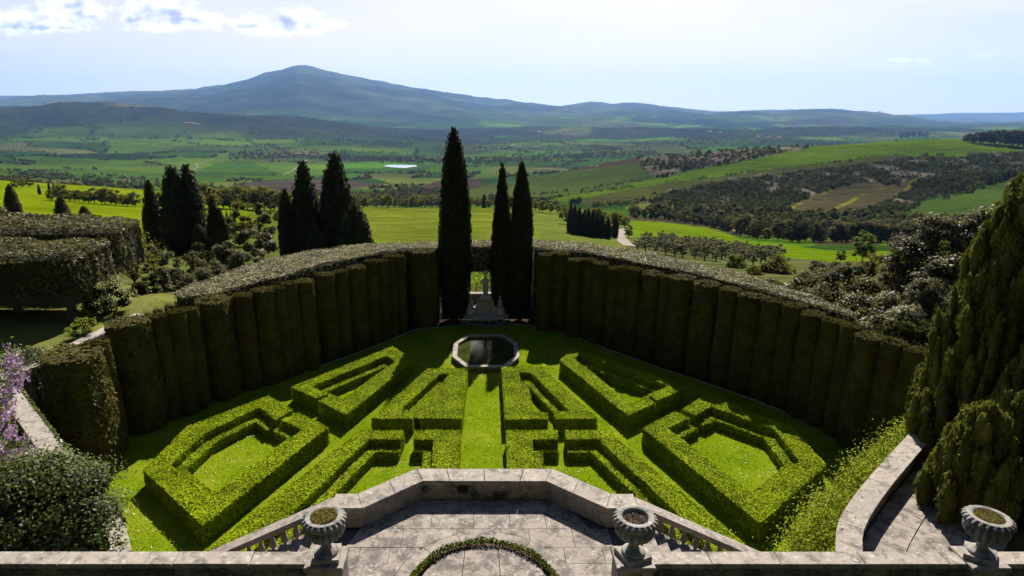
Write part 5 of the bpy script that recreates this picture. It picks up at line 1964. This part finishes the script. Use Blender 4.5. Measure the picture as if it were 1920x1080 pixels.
# clipped holm oaks on the upper lawn beyond the wisteria
for k, (xa, xb, ya, yb, za, zb, trunks, lab) in enumerate([
        (-36.0, -20.7, 31.2, 35.6, 5.75, 8.0, [(-21.9, 32.4), (-25.5, 33.4), (-29.5, 33.2)], 'flat-topped clipped holm oak block with bare trunk on the grass bank'),
        (-36.0, -22.6, 38.0, 42.6, 5.1, 8.05, [(-24.0, 40), (-28, 40), (-32, 40)], 'second clipped holm oak block, ending in a square corner before the yellow tree'),
        (-50.0, -30.6, 47.0, 51.5, 3.9, 6.9, [(-32, 49), (-37, 49), (-42, 49)], 'third clipped holm oak block, just below the ragged little cypress'),
        (-66.0, -46.0, 58.0, 62, 2.6, 5.9, [(-48, 60), (-54, 60)], 'rearmost clipped holm oak block at the picture edge')]):
    def rnd(x, y, a=xa, b=xb, c=ya, d=yb, t=zb):
        e = np.minimum(np.minimum(x - a, b - x), np.minimum(y - c, d - y))
        return t - 0.35 * np.clip(1 - e / 0.5, 0, 1) ** 2
    poly = [(xa, ya)] + [(xb - 0.5, ya), (xb - 0.1, ya + 0.25), (xb, ya + 0.8), (xb - 0.05, yb - 0.7), (xb - 0.6, yb)] + [(xa, yb)]
    h = leafy_block('clipped_oak', poly, za, rnd, M_HOLM, lab, 'clipped tree', 150 if k < 2 else 70, 0.19 if k < 2 else 0.30, 0.85, 'clipped holm oaks on the upper lawn', 0.3)
    for tx, ty in trunks:
        s = MB()
        g = float(ground(tx, ty))
        s.tube([(tx - h.location.x, ty - h.location.y, g - 0.3 - za), (tx - h.location.x, ty - h.location.y, g + 0.15 - za), (tx - h.location.x + 0.05, ty - h.location.y, 0.4)], [0.36, 0.25, 0.22], 10)
        s.build('trunk', M_BARK, h)

bush('flowering_shrub', 193, 520, 588, 33.6, 92, M_WHITEFL, 0.13, 2600, 'pale variegated shrub on the bank beside the bare oak trunk', seed=2)
bush('round_shrub', 154, 597, 628, 29.6, 62, M_SHRUB, 0.09, 1300, 'small bright green cushion shrub above the stone path edge', seed=3)
bush('bank_plant', 40, 655, 690, 26.5, 70, M_SHRUB, 0.10, 700, 'loose yellow-green plant at the bend of the stone path edge', seed=4)
bush('shrub', 20, 400, 430, 70, 60, M_OAKYEL, 0.3, 400, 'thin yellowish shrub behind the rear clipped oaks', seed=5)
yt = tree_meshes(21, 4.6, 1.9, 1.0, 26, 2100, 0.12, M_OAKYEL, 0.10, True)
tree('spring_tree', yt, *PY(256, 548, 43)[:2], PY(256, 548, 43)[2], 1.0, 'small yellow spring tree with bare branches between oaks and cypresses')
bush('shrub', 279, 484, 580, 39.5, 38, M_SCRUB, 0.11, 1000, 'narrow dark reddish shrub below the yellow tree', seed=6)
for px_, t_, b_, Y, w_, m_, lab in [(318, 470, 560, 44, 52, M_OLIVE, 'grey-green shrub beside the narrow dark one'), (302, 500, 575, 40, 40, M_OLIVE, 'low grey shrub in front of the twin cypresses'), (358, 470, 545, 48, 46, M_OLIVE, 'rounded grey-green shrub under the twin cypresses'),
                                   (398, 488, 540, 50, 60, M_OLIVE, 'grey shrub spreading above the hedge end'), (440, 478, 525, 54, 62, M_OLIVE, 'silvery shrub under the thin pointed cypress'), (473, 420, 510, 56, 88, M_HOLM, 'dark spiky evergreen bush above the hedge top'),
                                   (285, 455, 520, 52, 50, M_OLIVE, 'tall grey shrub just past the yellow tree'), (330, 500, 560, 42, 60, M_OLIVE, 'grey-green shrub directly above the hedge end tip'), (420, 455, 520, 60, 60, M_OLIVE, 'grey shrub between the short cypress and the spiky evergreen'),
                                   (380, 505, 545, 46, 60, M_OLIVE, 'low olive shrub skirting the silvery hedge'), (505, 450, 500, 62, 50, M_HOLM, 'dark bush at the foot of the blunt cypress'), (375, 455, 500, 60, 50, M_SCRUB, 'dark undergrowth bush below the small rounded cypress'), (260, 530, 585, 38, 50, M_SCRUB, 'dark low shrub at the foot of the yellow tree'),
                                   (350, 520, 560, 40, 46, M_HOLM, 'dark shrub tucked behind the hedge end'), (240, 545, 590, 37, 46, M_OLIVE, 'feathery shrub beside the pale variegated one'),
                                   (452, 375, 440, 125, 62, M_OAKYEL, 'yellow-green oak standing above the spiky evergreen'), (495, 378, 420, 160, 60, M_OAKYEL, 'rounded yellow-green oak by the meadow corner'), (425, 405, 440, 110, 40, M_SPRING, 'bright bush beside the short leaning cypress')]:
    bush('shrub' if Y < 100 else 'oak_tree', px_, t_, b_, Y, w_, m_, 0.17 if Y < 60 else 0.36, 2500 if Y < 60 else 1700, lab, 'bush' if Y < 100 else 'tree', seed=7)

# bushes and climbers in the near corners
bush('pittosporum_bush', 66, 868, 1060, 13.9, 285, M_PITTO, 0.095, 24000, 'large dark glossy bush swelling over the near parapet beneath the wisteria', seed=9, nclump=70)
bush('small_bush', 225, 985, 1048, 14.6, 60, M_SHRUB, 0.07, 1200, 'small light green bush between glossy bush and lawn', seed=10)
for k, (a, b_, n_, lab) in enumerate([((1500, 1040), (1570, 940), 9000, 'bright yellow-green shrub along the ramp wall, next to the near parapet'), ((1585, 930), (1650, 860), 6500, 'bright yellow-green shrub along the middle of the ramp wall'), ((1655, 850), (1715, 800), 4600, 'bright yellow-green shrub at the upper end of the ramp wall')]):
    A, B2 = np.array(P(*a, 3.4)), np.array(P(*b_, 3.4))
    f = rng.random((n_, 1))
    c_ = A + (B2 - A) * f
    w_ = rng.normal(size=(n_, 3)) * (0.34, 0.34, 0.26)
    hgt = fbm(np.concatenate([c_[:, :2] * 1.4, f * 0], 1), 3, 5)[:, None]
    p = c_ + w_ + np.concatenate([0 * f, 0 * f, (hgt - 0.5) * 1.4 - 0.15], 1)
    loc = tuple((A + B2) / 2 - np.array((0, 0, 3.4)))
    o = empty('bright_shrub', loc)
    tag(o, lab, 'shrub', 'yellow-green shrubs along the ramp')
    obj('foliage', leaf_mesh('foliage', [leaf_verts(p - np.array(loc), w_ + (0, 0, 0.3), 0.085, 0.05, 0.55)], M_SHRUB), o)
    s = MB()
    for q in range(9):
        e = (A + (B2 - A) * (q + 0.5) / 9) - np.array(loc)
        s.tube([(e[0], e[1], 0), (e[0] + 0.06, e[1], 1.6), (e[0], e[1] + 0.05, 3.4)], [0.04, 0.03, 0.012], 5)
    s.build('stems', M_BARK, o)
# ivy creeping on the inner face of the wisteria-side ramp wall
lp = smooth_path(LP_[1:6], 6)
n_ = 5200
ix = rng.integers(0, len(lp) - 1, n_)
f = rng.random((n_, 1))
a_, b_ = np.array(lp)[ix], np.array(lp)[ix + 1]
dr = norm(b_ - a_)
nr = np.stack([-dr[:, 1], dr[:, 0], 0 * dr[:, 0]], -1)
nr = np.where(nr[:, :1] < 0, -nr, nr)
p = a_ + (b_ - a_) * f + nr * (0.33 + rng.random((n_, 1)) * 0.10)
p[:, 2] -= rng.random(n_) ** 1.6 * 2.6 - 0.04
o = obj('wall_ivy', leaf_mesh('wall_ivy', [leaf_verts(p, nr + (0, 0, 0.4), 0.10, 0.08, 0.5)], M_IVY))
tag(o, 'bright ivy creeping over the inner edge of the wisteria-side ramp wall', 'ivy')
for c0, w_, lab in (((62, 690, 4.2), (0.7, 0.8, 1.0), 'flowering white jasmine on the wall beside the broad clipped drum'), ((215, 700, 2.6), (0.45, 0.5, 1.6), 'column of white jasmine between the broad drum and the cypress wall')):
    c_ = np.array(P(*c0))
    n_ = 2600
    p = np.clip(rng.normal(size=(n_, 3)), -1.6, 1.6) * np.array(w_) * 0.5
    o = empty('jasmine_climber', tuple(c_))
    tag(o, lab, 'climber')
    obj('foliage', leaf_mesh('foliage', [leaf_verts(p, p + (0, -0.6, 0.3), 0.10, 0.065, 0.6)], M_JASMINE), o)
    s = MB()
    s.tube([(0, 0.1, -c_[2]), (0.1, 0, -c_[2] * 0.4), (0, 0, 0.6)], [0.05, 0.04, 0.02], 6)
    s.build('stem', M_BARK, o)
# wisteria
wl_ = empty('wisteria', P(-25, 900, 3.6))
tag(wl_, 'wisteria in lilac bloom hanging over the stone ramp', 'wisteria')
off = np.array(wl_.location)
pts, nrs, lf = [], [], []
for px_, py_, n_, sp_ in [(12, 668, 20, 26), (28, 700, 16, 22), (8, 725, 16, 24), (5, 760, 14, 20), (10, 800, 20, 26), (40, 838, 18, 26), (65, 852, 7, 12), (18, 850, 18, 26), (-20, 740, 24, 34), (-20, 830, 24, 34), (0, 880, 10, 20)]:
    for _ in range(n_):
        qx, qy = px_ + random.gauss(0, sp_ * 0.42), py_ + random.gauss(0, sp_ * 0.45)
        if qx > 80:
            continue
        Y = 18.2 - (qy - 660) / 200 * 3.2 + random.uniform(-0.4, 0.4)
        c_ = np.array(PY(qx, qy, Y))
        m = 44
        h = rng.random(m)
        r_ = 0.085 * (1 - h) ** 0.7 + 0.012
        a = rng.uniform(0, 6.283, m)
        pts.append(c_ + np.stack([r_ * np.cos(a), r_ * np.sin(a), -h * 0.38], -1))
        nrs.append(np.stack([np.cos(a), np.sin(a), 0 * a], -1))
        lf.append(c_ + rng.normal(size=(6, 3)) * (0.12, 0.12, 0.06) + (0, 0, 0.1))
p, n = np.concatenate(pts) - off, np.concatenate(nrs)
obj('blossom', leaf_mesh('blossom', [leaf_verts(p, n, 0.055, 0.05, 0.6)], M_WIST), wl_)
p = np.concatenate(lf) - off
obj('leaves', leaf_mesh('leaves', [leaf_verts(p, rng.normal(size=p.shape) + (0, 0, 0.6), 0.12, 0.05, 0.5)], M_IVY), wl_)
s = MB()
for k in range(5):
    e = np.array(PY(-20 + 12 * k, 700 + 30 * k, 17.5 - k * 0.6)) - off
    s.tube([(0.1 * k - 0.4, 0, -0.4), (e[0] * 0.5 - 0.3, e[1] * 0.5, e[2] * 0.4 + 0.2), tuple(e)], [0.09, 0.06, 0.03], 7)
s.build('stem', M_BARK, wl_)

# dark evergreens beyond the olive-grove-side wall
ho = tree_meshes(31, 9.0, 2.7, 0.2, 80, 11000, 0.26, M_HOLM, 0.25)
for k, (px_, top, Y, zb, lab) in enumerate([(1765, 400, 46, 1.0, 'tall dark holm oak rising beside the great cypress'), (1705, 440, 47, 0.5, 'dark holm oak next to the tall one, lower crown'), (1865, 385, 44, 1.0, 'dark holm oak half hidden by the great cypress top'),
                                           (1740, 520, 38, 1.5, 'silvery holm oak in front of the taller ones')]):
    T = PY(px_, top, Y)
    tree('holm_oak', ho, T[0], Y, zb, (T[2] - zb) / 9.0, lab, squash=1.0)
for px_, t_, b_, Y, w_, m_, lab in [(1500, 512, 620, 46, 90, M_HOLM, 'dark shrub behind the far end of the silvery hedge'), (1565, 508, 640, 47, 110, M_HOLM, 'broad evergreen shrub behind the hedge, between two darker ones'), (1630, 515, 660, 46, 110, M_HOLM, 'dark evergreen shrub below the holm oaks'),
                                   (1640, 585, 690, 38, 110, M_HOLM, 'shaded evergreen shrub right behind the end of the cypress wall'), (1690, 600, 700, 34, 90, M_SCRUB, 'dark shrub filling the corner beside the great cypress'),
                                   (1380, 480, 520, 105, 46, M_SPRING, 'light green round tree above the silvery hedge'), (1465, 478, 530, 95, 84, M_OAKYEL, 'broad olive-green tree above the silvery hedge'), (1415, 500, 530, 90, 40, M_OAKYEL, 'small olive-green bush above the silvery hedge'),
                                   (1455, 522, 620, 50, 80, M_HOLM, 'dark evergreen shrub nearest the clipped wall among those behind the silvery hedge'), (1535, 505, 600, 54, 90, M_OLIVE, 'grey-olive shrub peeping over its darker neighbours behind the hedge'),
                                   (1600, 545, 640, 43, 100, M_HOLM, 'leafy evergreen shrub bulging over the tip of the silvery hedge'), (1682, 512, 640, 48, 100, M_HOLM, 'dark evergreen shrub at the foot of the lower holm oak'), (1660, 548, 660, 42, 100, M_LAUREL, 'silvery-leaved shrub glinting below the holm oaks'),
                                   (1715, 572, 680, 37, 110, M_LAUREL, 'silvery-leaved shrub touching the great cypress outline'), (1790, 470, 700, 41, 170, M_HOLM, 'broad dark evergreen behind the great cypress flank'), (1850, 520, 720, 36, 150, M_HOLM, 'shaded evergreen hard against the great cypress'), (1770, 600, 720, 34, 130, M_SCRUB, 'dark low evergreen where wall and great cypress meet'), (1590, 488, 560, 62, 90, M_OLIVE, 'pale olive shrub under the bright lone tree'),
                                   (1540, 492, 540, 75, 70, M_OLIVE, 'grey-green bush beyond the evergreen shrubs'), (1650, 480, 540, 80, 90, M_OAKYEL, 'yellowish bush below the bright lone tree')]:
    bush('evergreen_shrub' if Y < 60 else 'field_tree', px_, t_, b_, Y, w_, m_, 0.22 if Y < 60 else 0.32, 3800 if Y < 60 else 2000, lab, 'bush' if Y < 100 else 'tree', seed=11)
# ------------------------------------------------------------------ trees out in the country
T_OAK = [tree_meshes(41, 8, 3.9, 0.8, 34, 1700, 0.46, M_OAKYEL, 0.25), tree_meshes(42, 8, 3.6, 0.9, 32, 1700, 0.46, M_WOOD, 0.25), tree_meshes(43, 8, 4.1, 0.6, 34, 1700, 0.46, M_OAKYEL, 0.25), tree_meshes(44, 8, 3.6, 0.6, 32, 1700, 0.46, M_OLIVE, 0.2), tree_meshes(47, 8, 3.8, 0.7, 32, 1700, 0.42, M_GREYW, 0.2)]
T_OLV = tree_meshes(45, 3.4, 1.7, 0.6, 16, 700, 0.24, M_OLIVE, 0.18)
T_LIME = tree_meshes(46, 8, 3.4, 1.0, 34, 2600, 0.34, M_SPRING, 0.25)


def field_tree(meshes, px, base, hpx, label, group, name='oak_tree', Hm=8.0, ymin=52):
    w = hit(px, base, ymin)
    if not w:
        return None
    zd = w[1] * CP + (CAMZ - w[2]) * SP
    return tree(name, meshes, w[0], w[1], w[2], hpx * zd / FPX / Hm, label, 'tree', group, random.uniform(0.9, 1.05))


def tree_row(line, n, h0, h1, label, group, kinds=(0, 1, 2, 3), jy=1.5):
    xs, ys = zip(*line)
    for k in range(n):
        x = xs[0] + (xs[-1] - xs[0]) * (k + random.uniform(0.1, 0.9)) / n
        y_ = float(np.interp(x, xs, ys)) + random.uniform(-jy, jy)
        field_tree(T_OAK[random.choice(kinds)], x, y_, random.uniform(h0, h1), f'{ORD[k]} {label}' if n > 3 else label, group)


tree_row([(96, 375), (180, 381), (262, 388)], 17, 20, 34, 'round oak along the bright-field hedgerow, counted from the clipped oaks', 'hedgerow oaks across the bright field', (0, 2, 0, 3))
tree_row([(300, 392), (420, 392), (545, 396)], 22, 28, 52, 'oak in the belt behind the cypress clumps, counted from the twin spires', 'oak belt behind the cypresses', (0, 2))
tree_row([(640, 389), (740, 389), (832, 388)], 20, 17, 28, 'oak along the far meadow edge, counted towards the tallest cypress', 'tree line along the meadow edge', (0, 2, 3))
tree_row([(872, 389), (960, 390), (1062, 402)], 14, 15, 26, 'oak along the meadow edge, counted onward from the tallest cypress', 'tree line behind the central cypresses', (0, 2))
tree_row([(1062, 418), (1110, 424), (1180, 428)], 9, 24, 36, 'yellow-green oak behind the small grove, counted towards the dirt road', 'oaks behind the cypress grove', (0, 2))
tree_row([(20, 352), (60, 352)], 3, 16, 24, 'lone oak out in the bright field', 'lone oaks in the bright field')
field_tree(T_LIME, 1616, 492, 62, 'large bright green lone tree below the brown striped field', None, 'lone_tree')
field_tree(T_LIME, 1178, 446, 26, 'small fresh green tree beside the dirt road', None, 'roadside_tree')
field_tree(T_LIME, 1575, 492, 28, 'pale bush next to the large bright lone tree', None, 'field_bush')
field_tree(T_OAK[3], 1300, 462, 14, 'single small bush on the bright green strip', None, 'field_bush')
# olive grove in rows
k = 0
a0, a1, a2 = np.array(hit(1195, 470)[:2]), np.array(hit(1215, 448)[:2]), np.array(hit(1440, 500)[:2])
for r_ in range(8):
    for c_ in range(16):
        q = a0 + (a1 - a0) * (r_ / 5.0) + (a2 - a0) * (c_ / 12.0) + np.array((random.gauss(0, 0.5), random.gauss(0, 0.5)))
        z = float(ground(q[0], q[1]))
        x_, y_ = to_px(q[0], q[1], z)
        lim = np.interp(x_, [1185, 1330, 1440, 1500], [446, 463, 479, 486])
        if y_ < lim or x_ > 1470 or x_ < 1186 or y_ > 520:
            continue
        tree('olive_tree', T_OLV, q[0], q[1], z, random.uniform(0.8, 1.1), 'small grey olive tree in the rows of the olive grove', 'tree', 'olive grove')

# woods and scrub that read as one mass
def mass_mesh(name, pts, hs, nq, mat, label):
    """pts (n,3), hs heights; nq leaf clumps per plant"""
    n = len(pts)
    d = norm(rng.normal(size=(n, nq, 3)))
    d[..., 2] = np.abs(d[..., 2]) * 1.1 - 0.12
    h = hs[:, None, None]
    p = pts[:, None, :] + d * h * (0.52, 0.52, 0.62) * rng.uniform(0.55, 1.0, (n, nq, 1)) + np.array([0, 0, 0.22]) * h
    v = leaf_verts(p.reshape(-1, 3), (d + (0, 0, 0.25)).reshape(-1, 3), 1.0, 0.75, 0.28)
    # scale each leaf clump about its centre
    c = p.reshape(-1, 1, 3)
    q = v.reshape(-1, 4, 3)
    sz = np.repeat(hs, nq)[:, None, None] * (0.42 if nq > 9 else 0.6)
    v = (c + (q - c) * sz).reshape(-1, 3)
    tag(obj(name, leaf_mesh(name, [v], mat)), label, 'woodland', kind='stuff')


def scatter(poly, n, ymin=52, ymax=1e9):
    xs, ys = zip(*poly)
    out_ = []
    X = rng.uniform(min(xs), max(xs), n * 4)
    Yp = rng.uniform(min(ys), max(ys), n * 4)
    ok = in_poly(X, Yp, poly)
    for x, y_ in zip(X[ok][:n], Yp[ok][:n]):
        w = hit(x, y_, ymin)
        if w and w[1] < ymax:
            out_.append(w)
    return np.array(out_)


B = ZONES[8][0]
p = scatter([(x, min(y_, 408)) for x, y_ in B if x <= 1930] + [], 6500, 450, 1500)
sc_n = fbm(np.stack([p[:, 0] / 40, p[:, 1] / 90, 0 * p[:, 0]], -1), 4, 41)
p = p[fbm(np.stack([p[:, 0] / 16, p[:, 1] / 34, 0 * p[:, 0]], -1), 4, 41) < 0.62]
br = in_poly(*to_px(p[:, 0], p[:, 1], p[:, 2]), ZONES[10][0])
p = p[~br]
mass_mesh('badland_scrub', p, rng.uniform(2.5, 7.5, len(p)) * np.interp(p[:, 1], [500, 1400], [0.75, 1.2]), 10, M_SCRUB, 'dark scrub covering the clay badlands across the valley')
p = scatter([(1190, 291), (1300, 280), (1400, 272), (1540, 270), (1500, 281), (1400, 300), (1300, 318), (1235, 334), (1205, 318)], 650, 700, 1600)
p = p[fbm(np.stack([p[:, 0] / 40, p[:, 1] / 90, 0 * p[:, 0]], -1), 4, 41) < 0.6]
mass_mesh('ridge_scrub', p, rng.uniform(5, 9, len(p)), 16, M_SCRUB, 'dark scrub along the clay ridge above the green slope')
p = scatter([(1185, 398), (1230, 388), (1320, 390), (1480, 402), (1640, 404), (1700, 412), (1920, 440), (1920, 470), (1700, 470), (1570, 466), (1480, 456), (1400, 448), (1366, 436), (1330, 424), (1250, 414), (1190, 410)], 620, 300, 900)
for q in p[np.argsort(p[:, 1])][:290]:
    tree('wood_tree', T_OAK[random.choice((0, 1, 1, 2, 3, 4, 4))], q[0], q[1], q[2] - 0.3, random.uniform(0.75, 1.35), 'rounded spring tree in the mixed wood below the badlands', 'tree', 'mixed wood below the badlands')
p = p[np.argsort(p[:, 1])][290:]
mass_mesh('valley_wood', p, rng.uniform(5, 10.5, len(p)), 30, M_WOOD, 'mixed spring wood below the badlands')
p = scatter([(560, 388), (640, 370), (760, 352), (830, 356), (830, 386), (700, 384)], 420, 480, 1500)
mass_mesh('valley_wood', p, rng.uniform(6, 11, len(p)), 18, M_WOOD, 'mixed wood beyond the far meadow edge')
p = scatter([(0, 334), (60, 327), (200, 326), (330, 338), (420, 350), (420, 360), (300, 352), (150, 342)], 240, 450, 1600)
mass_mesh('valley_wood', p, rng.uniform(6, 10, len(p)), 16, M_WOOD, 'tree belt beyond the bright field')
for line, wpx, n_, h_, txt in [([(1000, 378), (1100, 362), (1240, 345), (1440, 318), (1560, 305), (1690, 292)], 2.0, 160, 4.5, 'hedge line across the green slope'), ([(1110, 388), (1220, 382), (1330, 376)], 4, 90, 5, 'hedge at the foot of the green slope'),
                              ([(1000, 366), (1100, 356), (1200, 338), (1290, 320), (1400, 300)], 2.5, 130, 5, 'hedge between olive field and green slope'), ([(1650, 404), (1720, 386), (1790, 366), (1850, 350), (1920, 334)], 6, 170, 6, 'scrub edge above the plain green field')]:
    xs, ys = zip(*line)
    t = np.sort(rng.uniform(xs[0], xs[-1], n_))
    t = t[vnoise(np.stack([t / 22, 0 * t, 0 * t], -1), 7) > 0.36]
    w = [hit(x, float(np.interp(x, xs, ys)) + random.gauss(0, wpx * 0.5), 420) for x in t]
    p = np.array([a for a in w if a])
    mass_mesh('hedge_line', p, rng.uniform(0.6, 1.2, len(p)) * h_, 12, M_SCRUB, txt)
# field hedges, copses and river trees over the valley floor and the far hills
nc = 260000
Yc = np.exp(rng.uniform(math.log(650), math.log(7500), nc))
Xc = rng.uniform(-0.95, 0.95, nc) * Yc
_, ec, pc = field_cells(Xc, Yc)
wi = np.clip(((np.log(Yc) - math.log(YY[0])) / (math.log(YY[-1] / YY[0]) / (NY - 1))).astype(int), 0, NY - 1)
wj = np.clip(((Xc / Yc - TT[0]) / (TT[1] - TT[0])).astype(int), 0, NT - 1)
wc = wood[wi, wj]
lined = (ec < 0.026) & (pc > 0.4) & (rng.random(nc) < np.interp(Yc, [650, 2000, 7500], [1.0, 1.0, 0.6]))
copse = (wc > 0.6) & (ec > 0.03) & (rng.random(nc) < np.interp(Yc, [650, 2000, 7500], [0.25, 0.07, 0.012]))
ok = lined | copse
gpx, gpy = gx_px[wi, wj], gy_px[wi, wj]
for poly, ya, yb, c in ZONES[6:]:
    ok &= ~(in_poly(gpx, gpy, poly) & (Yc > ya) & (Yc < yb))
ok &= np.hypot(Xc - pp[3][0] * 0.5 - pp[0][0] * 0.5, Yc - pp[1][1]) > 170
p = np.stack([Xc[ok], Yc[ok], ground(Xc[ok], Yc[ok])], -1)
hs = rng.uniform(6, 12, len(p)) * np.interp(p[:, 1], [600, 2000, 7000], [0.8, 1.0, 1.8])
print('valley trees', len(p))
mass_mesh('valley_trees', p, hs, 7, M_WOOD, 'countless hedgerow and copse trees over the valley floor')
px_ = rng.uniform(430, 1230, 1500)
py_ = 297 + 16 * np.sin(px_ / 110) * 0.4 - (px_ - 800) * 0.006 + rng.normal(size=1500) * 3.5
p = [hit(a, b_, 1500) for a, b_ in zip(px_, py_)]
p = np.array([a for a in p if a and a[1] < 6000 and math.hypot(a[0] - (pp[0][0] + pp[3][0]) / 2, a[1] - pp[1][1]) > 190])
mass_mesh('river_trees', p, rng.uniform(8, 14, len(p)), 8, M_WOOD, 'belt of pale trees along the river in the valley')
# ridge-top groves
G1 = [(1690, 259), (1700, 258), (1712, 257), (1724, 257), (1736, 258)]
for k, (x, y_) in enumerate(G1):
    w = hit(x, y_ + 2, 700)
    if w:
        tree('ridge_tree', T_OAK[1], w[0], w[1], w[2] - 0.5, 13 * w[1] / FPX / 8, 'dark tree in the small grove on the green ridge', 'tree', 'small grove on the ridge')
for k in range(22):
    x = 1808 + k * 5.4 + random.uniform(-2, 2)
    y_ = np.interp(x, [1805, 1860, 1930], [262, 268, 274]) + random.uniform(-2, 2)
    w = hit(x, y_ + 3, 700)
    if w:
        tree('ridge_tree', T_OAK[1], w[0], w[1], w[2] - 1, np.interp(x, [1805, 1850, 1900], [12, 24, 30]) * w[1] / FPX / 8, 'dark tree in the wood crowning the green ridge', 'tree', 'wood on the ridge')

# ------------------------------------------------------------------ farmhouses, tower, poles
M_WALLF = simple_mat('plaster_wall', (0.42, 0.36, 0.28), (0.6, 0.53, 0.44), 0.4)
M_ROOF = simple_mat('terracotta_roof', (0.20, 0.09, 0.055), (0.32, 0.16, 0.10), 0.6)
M_PANE = simple_mat('dark_window', (0.02, 0.02, 0.02), (0.04, 0.04, 0.045), 1, 0.3, 0)
M_POLE = simple_mat('weathered_pole', (0.10, 0.09, 0.08), (0.2, 0.18, 0.16), 3)


def house(px, py, wpx, label, group=None, Ymin=52, aspect=0.6):
    w = hit(px, py, Ymin)
    if not w:
        return
    zd = w[1] * CP + (CAMZ - w[2]) * SP
    a = wpx * zd / FPX / 2
    d, h = a * aspect, max(a * 0.55, 2.6)
    o = empty('farmhouse', (w[0], w[1], w[2] - 0.4), random.uniform(-0.5, 0.5))
    tag(o, label, 'house', group)
    s = MB()
    s.box(-a, a, -d, d, 0, h)
    wall = s.build('wall', M_WALLF, o)
    s = MB()
    e = 0.1 * a
    s.add([(-a - e, -d - e, h), (a + e, -d - e, h), (a + e, d + e, h), (-a - e, d + e, h), (-a - e, 0, h + d * 0.55), (a + e, 0, h + d * 0.55)], [(0, 1, 5, 4), (2, 3, 4, 5), (1, 2, 5), (3, 0, 4), (3, 2, 1, 0)])
    s.build('roof', M_ROOF, o)
    for k in range(3):
        s = MB()
        x = (-0.6 + 0.6 * k) * a
        s.box(x - 0.07 * a, x + 0.07 * a, -d - 0.06, -d + 0.02, h * 0.45, h * 0.75)
        s.build('window', M_PANE, o)


house(1377, 440, 16, 'white farm building among dark pines beside the bright green strip', None, 300)
for px_, py_, w_ in [(237, 341, 12), (1390, 442, 9), (574, 336, 12), (360, 233, 9), (372, 234, 7), (350, 232, 7), (560, 291, 10), (575, 291, 8), (590, 292, 8), (1010, 249, 8), (1060, 247, 7), (1330, 249, 8), (1350, 250, 7), (1420, 258, 8), (1440, 258, 7), (1460, 259, 7), (960, 276, 9), (1005, 278, 9), (975, 277, 7)]:
    house(px_, py_, w_, 'small distant farmhouse with terracotta roof out in the valley', 'farmhouses scattered in the valley', 400)
field_tree(T_OAK[1], 1385, 440, 26, 'dark umbrella pine over the white farm building', None, 'pine_tree', ymin=300)
tw = PY(1648, 214, 18900)
s = MB()
s.box(-28, 28, -28, 28, -160, 62)
s.box(-34, 34, -34, 34, 62, 80)
o = s.build('hilltop_tower', M_WALLF, None, False, tw)
tag(o, 'tiny square tower on the far blue ridge', 'tower')
for px_, yb, yt, lab in [(1660, 262, 250, 'utility pole on the crest of the green ridge'), (1694, 288, 270, 'utility pole on the green slope, nearer the olive strip'), (1706, 290, 273, 'second utility pole on the green slope')]:
    w = hit(px_, yb, 500)
    if w:
        H = (yb - yt) * w[1] / FPX
        o = empty('utility_pole', (w[0], w[1], w[2] - 0.5))
        tag(o, lab, 'pole')
        s = MB()
        s.lathe([(0.35, 0), (0.25, H)], 8)
        s.build('post', M_POLE, o)
        s = MB()
        s.box(-1.2, 1.2, -0.12, 0.12, H * 0.9, H * 0.9 + 0.25)
        s.build('crossarm', M_POLE, o)
